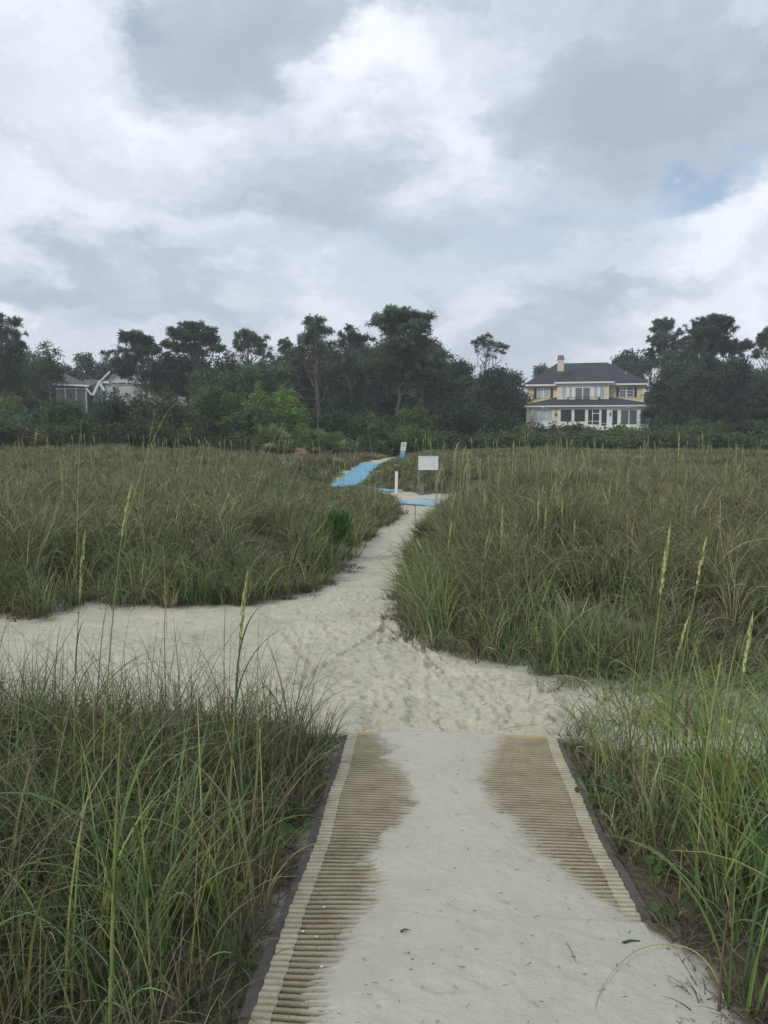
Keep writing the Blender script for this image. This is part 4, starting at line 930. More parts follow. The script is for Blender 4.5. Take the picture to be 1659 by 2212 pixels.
tree('oak_tree', 'small oak tip over the left roof slope of the yellow house', 1145, 1185, 783, 850, 132, 'oak', (0.070, 0.098, 0.070))
tree('oak_tree', 'far oak with open top behind the right roof slope', 1310, 1400, 766, 850, 132, 'oak', (0.081, 0.120, 0.084))
tree('pine_tree', 'pine with layered crown right of the yellow house', 1396, 1474, 686, 792, 104, 'pine', (0.084, 0.127, 0.084), trunk=1432, dens=.95)
tree('pine_tree', 'wide dark pine with tufted top at right', 1436, 1606, 682, 840, 92, 'pine', (0.081, 0.123, 0.080), trunk=1515, dens=1.15, thick=1.3, bare=[(1515, 850, 1550, 815), (1515, 830, 1470, 800)])
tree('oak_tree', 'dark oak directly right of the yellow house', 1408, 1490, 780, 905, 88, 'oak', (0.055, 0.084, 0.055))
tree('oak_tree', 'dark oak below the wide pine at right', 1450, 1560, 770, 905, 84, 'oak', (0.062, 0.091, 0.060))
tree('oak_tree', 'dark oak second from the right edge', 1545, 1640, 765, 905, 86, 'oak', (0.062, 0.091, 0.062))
tree('oak_tree', 'oak at the right edge below the thin pine', 1620, 1740, 785, 915, 80, 'oak', (0.066, 0.101, 0.066))
tree('pine_tree', 'thin pine with sparse crown at the right edge', 1622, 1712, 706, 795, 90, 'pine', (0.081, 0.123, 0.084), trunk=1655, dens=.8)
tree('oak_tree', 'far oak showing above the house ridge at right', 1385, 1425, 770, 800, 126, 'oak', (0.081, 0.120, 0.084))
# the continuous wood between and behind the pines
prof_x = [-60, 0, 150, 180, 250, 330, 420, 500, 600, 700, 780, 860, 950, 1000, 1130]; prof_y = [740, 738, 760, 785, 780, 765, 752, 748, 745, 728, 716, 712, 742, 776, 798]
rt = random.Random(8)
for i in range(26):
    x = -50 + i * 46 + rt.uniform(-12, 12); hw = rt.uniform(38, 55); yt = float(np.interp(x, prof_x, prof_y)) + rt.uniform(4, 34)
    if 1110 < x: continue
    if 95 < x < 345: yt += 20
    Yt = rt.uniform(84, 99) if not 100 < x < 420 else rt.uniform(112, 118)
    tree('oak_tree', 'dark round-crowned oak in the continuous wood ' + ('behind the left houses' if x < 420 else 'behind the middle pines'), x - hw, x + hw, yt, 905, Yt, 'oak', tuple(np.array(OAK) * rt.uniform(.75, 1.15)), group='oaks behind the left houses' if x < 420 else 'oaks behind the middle pines', seed=3000 + i)
for i in range(9):
    x = 1462 + i * 34 + rt.uniform(-8, 8); hw = rt.uniform(36, 52); yt = rt.uniform(758, 800)
    tree('oak_tree', 'dark round-crowned oak in the wood right of the yellow house', x - hw, x + hw, yt, 915, rt.uniform(84, 99), 'oak', tuple(np.array(OAK) * rt.uniform(.75, 1.1)), group='oaks right of the yellow house', seed=3100 + i)
Lb = []; px_ = [-90, 0, 90, 150, 180, 250, 330, 420, 500, 600, 700, 780, 860, 950, 1000, 1125]; py_ = [765, 765, 775, 790, 800, 800, 790, 775, 770, 770, 760, 745, 742, 775, 800, 818]
rb = np.random.default_rng(66)
for i in range(620):
    if i < 430: x = rb.uniform(-110, 1118); yt = np.interp(x, px_, py_) + 10
    else: x = rb.uniform(1425, 1800); yt = np.interp(x, [1405, 1450, 1600, 1660, 1800], [830, 785, 778, 795, 790]) + 12
    Yb = rb.uniform(108, 122); zt = 1.62 + (941 - yt) / FPX * Yb; r_ = rb.uniform(1.0, 2.0); p = at(x, 900, Yb)
    Lb.append([p[0], Yb, rb.uniform(3.2, max(3.4, zt - r_)), rb.uniform(1.4, 2.6), rb.uniform(1, 2), r_])
V, F, Cc, T = crown_arrays(rb, Lb, 26000, 18, .45, .30, (.05, .082, .042), hue_var=.3); tag(mk('wood_mass', V, F, M_LEAF, None, col=Cc), 'unbroken dark wood filling the gaps behind the nearer trees', 'wood', None, 'stuff')
# low far wood line that closes the horizon, one mass nobody could count
rg = np.random.default_rng(77); Lb = []
for i in range(150):
    x = rg.uniform(-110, 110); yy = rg.uniform(136, 172)
    Lb.append([x, yy, rg.uniform(3, 7.0), rg.uniform(2, 4), rg.uniform(2, 3), rg.uniform(2, 4.2)])
V, F, Cc, T = crown_arrays(rg, Lb, 14000, 12, .6, .42, (.04, .06, .042)); V[:, 2] = np.maximum(V[:, 2], 1.5)
tag(mk('far_wood', V, F, M_LEAF, None, col=Cc), 'low far-off wood closing the horizon behind trees and houses', 'wood', None, 'stuff')

# ------------------------------------------------------------------ shrubs and scrub in front of the trees
DG = (.075, .135, .045); MG = (.10, .165, .052); BG = (.15, .24, .055); BR = (.095, .10, .05); OL = (.135, .165, .06)
S = [
 ('yellowish shrub at the left margin below the white cottage', -60, 50, 842, 60, OL), ('dark shrub in front of the left-edge shrubs', -70, 60, 880, 55, DG),
 ('round dark green shrub below the grey house', 90, 200, 862, 58, DG), ('feathery mid green shrub below the white gables', 200, 350, 848, 60, (.04, .068, .036)),
 ('brownish shrub in the middle of the left scrub', 275, 420, 840, 57, BR), ('bright green broad shrub left of the slender pine', 410, 560, 822, 62, (.085, .15, .042)),
 ('brightest green leafy shrub at the foot of the slender pine', 500, 672, 832, 60, BG), ('tall olive shrub behind the bright green ones', 430, 640, 795, 68, (.045, .078, .034)),
 ('dark green shrub behind the left palmetto', 470, 640, 878, 55, DG), ('green shrub between slender pine and big pine', 680, 760, 862, 60, (.05, .085, .038)),
 ('low dark shrub under the big pine', 745, 850, 880, 62, DG), ('bright low shrub behind the blue mat', 770, 860, 905, 54, (.07, .12, .036)),
 ('mid green shrub at the right of the big pine trunk', 850, 960, 872, 62, MG), ('dense dark shrub left of the porch house', 940, 1060, 862, 64, (.034, .06, .034)),
 ('low green shrub behind the marker post', 860, 960, 915, 55, MG), ('mid green shrub beside the porch house', 1040, 1125, 878, 66, (.038, .062, .034)),
 ('low reddish green shrub far left in front', -40, 130, 905, 52, BR), ('low dark shrub with yellow green top at left', 110, 270, 902, 52, (.055, .09, .03)),
 ('brown tinged low shrub in the left foreground scrub', 250, 400, 900, 52, (.05, .055, .034)), ('yellow green sprawling low shrub', 300, 420, 908, 51, (.075, .115, .035)),
 ('low dark shrub left of the palmettos', 400, 545, 898, 53, (.036, .048, .03)),
 ('low hedge-like shrub below the left flank of the yellow house', 1095, 1200, 916, 60, MG), ('dark rounded shrub in front of the left porch windows', 1165, 1215, 906, 62, (.03, .048, .03)),
 ('leafy pale-tipped shrub in front of the screened porch', 1190, 1300, 910, 60, (.055, .09, .042)), ('green shrub below the sliding doors of the yellow house', 1290, 1400, 921, 60, MG),
 ('shrub right of the yellow house corner', 1385, 1480, 905, 60, (.042, .066, .036)), ('wide dark shrub at right under the trees', 1460, 1580, 900, 62, DG), ('shrub at the right edge under the trees', 1560, 1700, 905, 60, (.036, .056, .034)),
 ('low front shrub in line with the blank board', 930, 1080, 925, 54, (.045, .066, .032)), ('low front shrub below the left part of the yellow house', 1060, 1200, 935, 54, (.05, .072, .034)),
 ('low front shrub below the right part of the yellow house', 1190, 1340, 937, 54, (.045, .066, .032)), ('low front shrub right of the yellow house', 1330, 1480, 936, 54, (.045, .07, .034)),
 ('low front shrub near the right edge', 1470, 1600, 932, 54, (.04, .06, .032)), ('low front shrub cut by the right edge', 1580, 1720, 930, 54, (.05, .075, .036)),
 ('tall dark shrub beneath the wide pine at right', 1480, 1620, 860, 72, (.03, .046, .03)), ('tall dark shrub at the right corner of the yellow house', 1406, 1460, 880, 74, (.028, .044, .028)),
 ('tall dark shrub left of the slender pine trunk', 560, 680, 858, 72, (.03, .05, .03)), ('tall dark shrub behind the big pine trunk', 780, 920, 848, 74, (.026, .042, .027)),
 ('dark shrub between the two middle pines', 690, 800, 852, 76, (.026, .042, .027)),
]
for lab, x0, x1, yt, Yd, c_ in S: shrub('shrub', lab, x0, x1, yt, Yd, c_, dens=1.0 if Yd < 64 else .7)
# dense low thicket underneath them all
Lb = []
for i in range(420):
    x = rg.uniform(-36, 38); yy = rg.uniform(51.5, 58) + (abs(x - 1.5) < 2.2) * 3
    z0 = gz(x, yy); r_ = rg.uniform(.5, .95); Lb.append([x, yy, z0 + r_ * rg.uniform(.5, 1.1), rg.uniform(.6, 1.3), rg.uniform(.5, 1), r_])
V, F, Cc, T = crown_arrays(rg, Lb, 9500, 16, .18, .11, (.095, .13, .055)); tag(mk('thicket', V, F, M_LEAF, None, col=Cc), 'tangled low thicket along the foot of the trees', 'thicket', None, 'stuff')
Lb = []
for i in range(260):
    x = rg.uniform(-50, 50); yy = rg.uniform(66, 78)
    Lb.append([x, yy, rg.uniform(1.4, 3.0) if x < 8 else rg.uniform(.9, 1.4), rg.uniform(1, 2), rg.uniform(1, 2), rg.uniform(.8, 1.4)])
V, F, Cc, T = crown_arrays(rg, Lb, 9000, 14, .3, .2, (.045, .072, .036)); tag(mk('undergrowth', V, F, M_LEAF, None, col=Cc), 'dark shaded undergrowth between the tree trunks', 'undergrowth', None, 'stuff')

# ------------------------------------------------------------------ fan palms
def fan_leaf(rg, o, d, stalk, r, col, droop=0.0, n=16, spread=2.5):
    """one palm fan: a ribbed set of narrow leaflets opening from the end of a leaf stalk"""
    d = d / np.linalg.norm(d); side = np.cross(d, [0, 0, 1.0]); side /= np.linalg.norm(side) + 1e-6; up = np.cross(side, d)
    hub = o + d * stalk; V = []; 
    for k in range(n):
        a = (k / (n - 1) - .5) * spread
        q = d * math.cos(a) + side * math.sin(a) + up * rg.normal(.04, .06); q /= np.linalg.norm(q)
        w = np.cross(q, up); w = w / np.linalg.norm(w) * r * .07; L_ = r * rg.uniform(.8, 1.05)
        p1 = hub + q * L_ * .55; p2 = hub + q * L_ - np.array([0, 0, 1]) * L_ * (.10 + droop)
        V += [hub - w * .3, hub + w * .3, p1 + w, p1 - w, p1 - w, p1 + w, p2 + w * .15, p2 - w * .15]
    s = side * .012 + up * .004; V += [o - s, o + s, hub + s, hub - s]
    V = np.array(V); c = np.broadcast_to(np.array(col) * rg.uniform(.7, 1.3), V.shape)
    return V, c
def palm(name, label, px, Yd, H, R, n, live, dead, trunk_h=0.0, fan=.55, cat='palm', n_dead=10, ground=True, group=None):
    NT[0] += 1; rg = np.random.default_rng(500 + NT[0]); b = at(px, 950, Yd); z0 = gz(b[0], Yd)
    e_ = empty(name, (b[0], Yd, z0), 0, label, cat, group); Vs, Cs = [], []
    for i in range(n):
        a = rg.uniform(0, 2 * np.pi); e = rg.uniform(.15, 1.45); o = np.array([rg.normal(0, R * .22), rg.normal(0, R * .2), trunk_h + H * .12])
        d = np.array([math.cos(a) * math.cos(e), math.sin(a) * math.cos(e), math.sin(e)]); st = rg.uniform(.35, .75) * (H - fan * .6)
        v, c = fan_leaf(rg, o, d, max(.15, st * (.55 + .45 * math.sin(e)) if e > .7 else R * .65), fan, live); Vs.append(v); Cs.append(c)
    V = np.concatenate(Vs); mk('fan_leaves', V, np.arange(len(V)).reshape(-1, 4), M_LEAF, e_, col=np.concatenate(Cs))
    Vs, Cs = [], []
    for i in range(n_dead):
        a = rg.uniform(0, 2 * np.pi); e = rg.uniform(-.25, .25); o = np.array([rg.normal(0, R * .3), rg.normal(0, R * .2), trunk_h + H * .35])
        d = np.array([math.cos(a) * math.cos(e), math.sin(a) * math.cos(e), math.sin(e)]); v, c = fan_leaf(rg, o, d, R * .35, fan * .85, dead, droop=.45, spread=2.0); Vs.append(v); Cs.append(c)
    if Vs:
        V = np.concatenate(Vs); mk('dead_leaves', V, np.arange(len(V)).reshape(-1, 4), M_LEAF, e_, col=np.concatenate(Cs))
    q = MB(); q.tube([(0, 0, -.2), (.05, 0, trunk_h * .5 + .1), (0, .05, trunk_h + H * .2)], [.16, .15, .12], 8); q.build('trunk', M_BARK, e_)
    return e_
PL, PD = (.12, .165, .07), (.22, .19, .14)
palm('palmetto', 'left one of the two big palmettos with grey dead fronds', 588, 49.5, 2.15, 1.0, 34, (.21, .25, .095), (.34, .29, .21), fan=.95, n_dead=12)
palm('palmetto', 'right and wider of the two big palmettos', 690, 49.2, 2.25, 1.5, 50, (.16, .225, .09), (.30, .24, .17), fan=.95, n_dead=18)
palm('cabbage_palm', 'palm with round head in front of the white cottage at left', 64, 72, 1.5, 1.1, 40, (.085, .12, .055), PD, trunk_h=3.0, fan=.8, n_dead=4)
palm('cabbage_palm', 'palm fronds left of the yellow house beside the porch house', 1084, 84, 1.8, 1.3, 46, (.045, .07, .042), (.12, .11, .08), trunk_h=2.0, fan=.9, n_dead=10)
palm('cabbage_palm', 'dark palm at the right corner of the yellow house', 1408, 92, 1.8, 1.3, 46, (0.046, 0.072, 0.044), (.16, .14, .12), trunk_h=1.6, fan=.9, n_dead=10)
palm('cabbage_palm', 'palm fronds at the right edge under the oak', 1640, 70, 1.6, 1.2, 40, (.05, .075, .045), (.12, .11, .08), trunk_h=1.8, fan=.8, n_dead=8)
palm('cabbage_palm', 'palm crown above the left scrub below the white gables', 395, 66, 1.4, 1.0, 34, (.055, .085, .045), (.12, .11, .08), trunk_h=1.9, fan=.75, n_dead=4)
palm('palmetto', 'low palmetto in the scrub left of the board line', 820, 58, 1.4, .9, 30, (.055, .08, .04), PD, fan=.55, n_dead=6)

# ------------------------------------------------------------------ dune grass
def blades(rg, R, h, az, l0, l1, w, col, S=5, tip=None):
    n = len(R); t = np.linspace(0, 1, S + 1)
    ang = l0[:, None] + (l1 - l0)[:, None] * (t[None] ** 1.4)
    st = (h / S)[:, None]
    dh = np.cumsum(np.sin(ang[:, :-1]) * st, 1); dz = np.cumsum(np.cos(ang[:, :-1]) * st, 1)
    dh = np.c_[np.zeros(n), dh]; dz = np.c_[np.zeros(n), dz]
    ca, sa_ = np.cos(az), np.sin(az)
    Pc = np.stack([R[:, 0:1] + dh * ca[:, None], R[:, 1:2] + dh * sa_[:, None], R[:, 2:3] + dz], -1)
    psi = rg.uniform(-1.3, 1.3, n)[:, None]
    nx_ = -np.cos(ang) * ca[:, None]; ny_ = -np.cos(ang) * sa_[:, None]; nz_ = np.sin(ang)
    px_ = -sa_[:, None] * np.cos(psi) + nx_ * np.sin(psi); py_ = ca[:, None] * np.cos(psi) + ny_ * np.sin(psi); pz_ = nz_ * np.sin(psi)
    ww = (w[:, None] * (1 - t[None] ** 2.2 * .88)) * .5
    side = np.stack([px_ * ww, py_ * ww, pz_ * ww], -1)
    V = np.stack([Pc - side, Pc + side], 2).reshape(-1, 3)
    b0 = (np.arange(n) * (S + 1) * 2)[:, None] + (np.arange(S) * 2)[None]
    F = np.stack([b0, b0 + 1, b0 + 3, b0 + 2], -1).reshape(-1, 4)
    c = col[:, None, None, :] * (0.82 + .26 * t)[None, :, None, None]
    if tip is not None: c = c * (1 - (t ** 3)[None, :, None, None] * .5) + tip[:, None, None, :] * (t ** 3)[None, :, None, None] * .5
    C = np.broadcast_to(c, (n, S + 1, 2, 3)).reshape(-1, 3)
    return V, F, C
PAL = np.array([(.125, .185, .066), (.10, .165, .075), (.16, .185, .075), (.27, .25, .13), (.50, .44, .26), (.085, .07, .046), (.07, .105, .042)])
def grass_field(name, label, xr_, yr_, dens_fn, h_fn, seed, green_fn, tuft=26, wmul=1.0, lean=(.1, .55), arc=(1.6, 2.9), S=5, edge=0.0, mat=None, wbase=.0042, hollow=0.36, shade=1.0):
    rg = np.random.default_rng(seed)
    x0, x1 = xr_; y0, y1 = yr_; A = (x1 - x0) * (y1 - y0)
    dmax = dens_fn(np.array([y0]))[0]; nt_ = int(A * dmax)
    tx = rg.uniform(x0, x1, nt_); ty = rg.uniform(y0, y1, nt_)
    keep = rg.random(nt_) < dens_fn(ty) / dmax
    keep &= np.abs(tx) < .52 * ty + 1.6
    tx, ty = tx[keep], ty[keep]
    s = sdist(tx, ty); k = s > edge + np.where(ty < 5, .14, .30) * (fbm(tx * 2.2, ty * 2.2, 55, 3) - .4)
    k &= (fbm(tx * 1.1, ty * 1.1, 57, 3) * .6 + fbm(tx * 3.1, ty * 3.1, 58, 2) * .4) > hollow
    far = fbm(tx * .33, ty * .33, 91, 4); k &= ~((far > .70) & (ty > 20) & (rg.random(len(tx)) < .75))
    tx, ty, s = tx[k], ty[k], s[k]
    n = len(tx); cnt = rg.integers(int(tuft * .5), int(tuft * 1.5), n); ti = np.repeat(np.arange(n), cnt); N_ = len(ti)
    dist = ty[ti]
    th = h_fn(tx, ty) * rg.uniform(.65, 1.2, n) * (.55 + .45 * sstep(-.05, .6, s))
    th = th * (1 - .45 * np.exp(-((tx + .062 * ty + .1) / 1.3) ** 2) * sstep(15, 20, ty) * sstep(40, 34, ty))
    h = th[ti] * rg.uniform(.45, 1.12, N_)
    az = rg.uniform(0, 2 * np.pi, N_); rad = rg.random(N_) ** .6 * (.04 + .02 * dist ** .5)
    X_ = tx[ti] + np.cos(az) * rad; Y_ = ty[ti] + np.sin(az) * rad; az = az + rg.normal(0, .7, N_)
    u_, v_ = to_uv(X_, Y_); om = ~((np.abs(u_) < HALF + .045) & (v_ < .03))
    X_, Y_, h, az, ti, dist = X_[om], Y_[om], h[om], az[om], ti[om], dist[om]; N_ = len(ti)
    Z_ = ground_z(X_, Y_) - .01
    l0 = rg.uniform(lean[0], lean[1], N_) * .8; l1 = l0 + rg.uniform(arc[0], arc[1], N_) * rg.beta(1.5, 1.5, N_) * 1.15
    w = (wbase + .0005 * np.maximum(dist - 3, 0)) * rg.uniform(.6, 1.35, N_) * wmul
    gf = np.clip(green_fn(tx, ty), 0, 1); brn = sstep(.50, .60, fbm(tx * .30 + 3, ty * .19, 95, 4)) * .45; gf = gf * (1 - brn)
    tp = rg.random(n); cl = np.where(tp < gf * .9, rg.choice([0, 1, 2, 6], n), rg.choice([2, 3, 4, 5], n, p=[.55, .25, .08, .12]))
    ci = np.where(rg.random(N_) < .68, cl[ti], rg.choice(len(PAL), N_, p=[.2, .12, .2, .17, .09, .14, .08]))
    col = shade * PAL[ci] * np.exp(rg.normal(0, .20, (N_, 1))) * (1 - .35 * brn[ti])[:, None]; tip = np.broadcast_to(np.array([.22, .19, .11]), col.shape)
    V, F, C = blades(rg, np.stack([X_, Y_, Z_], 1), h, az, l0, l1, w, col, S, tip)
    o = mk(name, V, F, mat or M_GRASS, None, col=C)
    tag(o, label, 'grass', None, 'stuff'); print(name, N_, 'blades'); return o
gn = lambda x, y: .50 + .9 * (fbm(x * .5, y * .5, 33, 3) - .5) + .35 * np.exp(-np.maximum(sdist(x, y), 0) / .7)
gnR = lambda x, y: gn(x, y) - .12 * sstep(0, 8, x)
hf = lambda x, y: np.interp(y, [0, 4, 6.5, 8, 10, 14, 30, 60], [.56, .62, .42, .70, .85, .68, .44, .36]) * (.70 + .6 * fbm(x * .8, y * .8, 13, 3))
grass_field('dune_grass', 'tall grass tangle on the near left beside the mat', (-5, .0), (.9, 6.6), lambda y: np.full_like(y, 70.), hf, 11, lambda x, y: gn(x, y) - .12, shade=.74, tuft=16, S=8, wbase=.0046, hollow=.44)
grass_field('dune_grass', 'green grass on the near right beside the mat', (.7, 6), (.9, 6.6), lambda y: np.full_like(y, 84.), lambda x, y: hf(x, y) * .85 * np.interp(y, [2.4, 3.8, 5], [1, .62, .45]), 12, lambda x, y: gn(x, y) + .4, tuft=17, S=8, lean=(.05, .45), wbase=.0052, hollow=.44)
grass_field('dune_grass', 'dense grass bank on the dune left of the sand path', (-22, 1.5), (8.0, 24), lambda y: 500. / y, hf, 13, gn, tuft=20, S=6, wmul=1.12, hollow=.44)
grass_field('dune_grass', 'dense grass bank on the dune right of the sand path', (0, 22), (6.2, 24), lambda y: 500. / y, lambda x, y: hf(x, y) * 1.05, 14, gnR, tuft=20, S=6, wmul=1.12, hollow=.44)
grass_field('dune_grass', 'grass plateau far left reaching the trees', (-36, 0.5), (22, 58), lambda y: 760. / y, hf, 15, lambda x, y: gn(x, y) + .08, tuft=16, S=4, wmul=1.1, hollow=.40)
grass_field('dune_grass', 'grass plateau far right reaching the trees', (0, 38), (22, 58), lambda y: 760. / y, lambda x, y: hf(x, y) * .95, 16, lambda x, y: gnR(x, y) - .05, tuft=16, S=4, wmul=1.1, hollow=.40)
# dead thatch, short and curled, under the grass
def tall(name, label, xr_, yr_, n, seed, pal, hr, wr, cond=None):
    rg = np.random.default_rng(seed); x = rg.uniform(*xr_, n * 4); y = rg.uniform(*yr_, n * 4); s = sdist(x, y); u_, v_ = to_uv(x, y)
    k = (s > .03) & (np.abs(x) < .55 * y + .6) & ~((np.abs(u_) < HALF + .12) & (v_ < .03)) & (fbm(x * 2, y * 2, seed, 2) > .40)
    if cond is not None: k &= cond(x, y)
    x, y = x[k][:n], y[k][:n]; q = 7; x = np.repeat(x, q) + rg.normal(0, .035, len(x) * q); y = np.repeat(y, q) + rg.normal(0, .035, len(y) * q); m_ = len(x)
    ci = np.repeat(rg.choice(len(pal), m_ // q), q)
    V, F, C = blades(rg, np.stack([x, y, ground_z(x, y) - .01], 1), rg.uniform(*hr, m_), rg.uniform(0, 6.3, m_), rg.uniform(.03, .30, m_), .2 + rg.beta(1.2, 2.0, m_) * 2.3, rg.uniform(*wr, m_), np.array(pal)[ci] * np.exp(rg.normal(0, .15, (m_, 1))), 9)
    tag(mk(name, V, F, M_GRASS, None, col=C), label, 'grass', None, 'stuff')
GPAL = [(.18, .27, .08), (.15, .24, .075), (.23, .28, .08), (.13, .21, .09), (.32, .32, .11)]
tall('tall_grass', 'tall upright blades rising out of the near left grass against the open sand', (-4.5, -.3), (3.6, 6.2), 100, 61, [(.12, .18, .06), (.15, .19, .06), (.10, .16, .07), (.20, .17, .11), (.12, .10, .07)], (.5, .9), (.003, .006))
tall('tall_grass', 'long loose green blades in the near left corner', (-2.6, -.3), (1.3, 3.6), 50, 62, GPAL + [(.30, .27, .16)], (.45, .8), (.004, .008))
tall('tall_grass', 'tall bright green blades in the near right corner', (.9, 4.2), (1.4, 4.9), 290, 63, GPAL, (.35, .85), (.004, .009), lambda x, y: (y < 3.6) | (fbm(x * 4, y * 4, 3, 2) > .58))
tall('tall_grass', 'loose blades overhanging the left edge of the mat', (-1.6, .3), (1.5, 5.0), 60, 66, GPAL[1:] + [(.36, .32, .19), (.20, .17, .11)], (.25, .5), (.003, .006), lambda x, y: np.abs(to_uv(x, y)[0]) < HALF + .30)
tall('tall_grass', 'loose blades overhanging the right edge of the mat', (.5, 1.8), (2.4, 5.0), 50, 67, GPAL[1:] + [(.36, .32, .19), (.20, .17, .11)], (.2, .42), (.003, .006), lambda x, y: np.abs(to_uv(x, y)[0]) < HALF + .34)
tall('tall_grass', 'green blades fringing the right dune foot beside the path', (.2, 6), (6.3, 10), 170, 64, GPAL, (.5, .9), (.005, .009), lambda x, y: sdist(x, y) < .8)
tall('tall_grass', 'green blades fringing the left dune foot beside the path', (-6, 1), (8.5, 16), 130, 65, GPAL, (.45, .8), (.006, .010), lambda x, y: sdist(x, y) < .7)
thf = lambda x, y: np.full_like(x, .20)
def thatch(name, label, xr_, yr_, d, seed):
    global PAL
    keep = PAL; PAL = np.array([(.10, .085, .06), (.16, .135, .09), (.075, .06, .045), (.22, .19, .13), (.05, .045, .035), (.12, .10, .07), (.085, .08, .05)])
    grass_field(name, label, xr_, yr_, lambda y: np.full_like(y, d), thf, seed, lambda x, y: np.full_like(x, .5), tuft=22, lean=(.5, 1.3), arc=(.8, 2.2), S=4, hollow=.0, edge=-.12)
    PAL = keep
thatch('dead_thatch', 'curled dead grass under the near left tangle', (-5, 0), (.9, 6.6), 100., 21)
thatch('dead_thatch', 'curled dead grass beside the right mat edge', (.7, 5.5), (.9, 5.6), 120., 22)
thatch('dead_thatch', 'dead grass fringe along the left dune foot', (-9, 1), (8.2, 13), 26., 23)
thatch('dead_thatch', 'dead grass fringe along the right dune foot', (0, 9), (6.2, 13), 26., 24)
# sparse green runners on the open sand at right
rg = np.random.default_rng(41); n = 150
gx_, gy_ = [], []
while len(gx_) < n:
    px, py = rg.uniform(1180, 1700), rg.uniform(1455, 1600); p = gp(px, py)
    if rg.random() < .25 + .75 * sstep(1150, 1500, px): gx_.append(p[0]); gy_.append(p[1])
gx_ = np.repeat(gx_, 14) + rg.normal(0, .05, n * 14); gy_ = np.repeat(gy_, 14) + rg.normal(0, .05, n * 14); m_ = len(gx_)
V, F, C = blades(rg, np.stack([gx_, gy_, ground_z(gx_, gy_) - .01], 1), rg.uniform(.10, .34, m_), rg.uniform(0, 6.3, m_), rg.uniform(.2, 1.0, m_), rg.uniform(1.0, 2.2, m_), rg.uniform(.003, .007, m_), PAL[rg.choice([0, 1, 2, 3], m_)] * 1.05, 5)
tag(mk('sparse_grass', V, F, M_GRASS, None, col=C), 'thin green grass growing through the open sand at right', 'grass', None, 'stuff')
# broken bits of reed lying on the sand
rg = np.random.default_rng(43); V_l, F_l = [], []
n = 0
while n < 230:
    yy = 2.1 + rg.random() ** 1.3 * 11; xx = rg.uniform(-.6 * yy, .6 * yy); s_ = float(sdist(xx, yy))
    if s_ > .1 or (yy < 5 and rg.random() < .5): continue
    if s_ < -.6 and rg.random() < .6: continue
    a = rg.uniform(0, 3.14); L_ = rg.uniform(.008, .03) * (1 if yy < 5 else 2.4); z_ = float(base_z(yy)) + (.028 if yy < 4.9 else gz(xx, yy) - float(base_z(yy)) + .012)
    d = np.array([math.cos(a), math.sin(a), 0]) * L_ / 2; p = np.array([xx, yy, z_])
    v, f = tube_arr([p - d, p + rg.normal(0, .004, 3) * [1, 1, .3], p + d], .0009 * (1 if yy < 5 else 2), 4); V_l.append((v, f)); n += 1
while n < 420:
    g_ = gp(rg.uniform(680, 1560), rg.uniform(1620, 2260)); a = rg.uniform(0, 3.14); L_ = rg.uniform(.003, .009); d = np.array([math.cos(a), math.sin(a), 0]) * L_
    g_[2] = float(base_z(g_[1])) + .024; v, f = tube_arr([g_ - d, g_ + rg.normal(0, .001, 3), g_ + d], .0012, 4); V_l.append((v, f)); n += 1
V, F = merge(V_l); M_TWIG = mat_noise('dry_reed', (.10, .085, .06), (.26, .22, .15), 30, .9)
tag(mk('reed_litter', V, F, M_TWIG), 'scattered broken reed bits on the sand', 'litter', None, 'stuff')

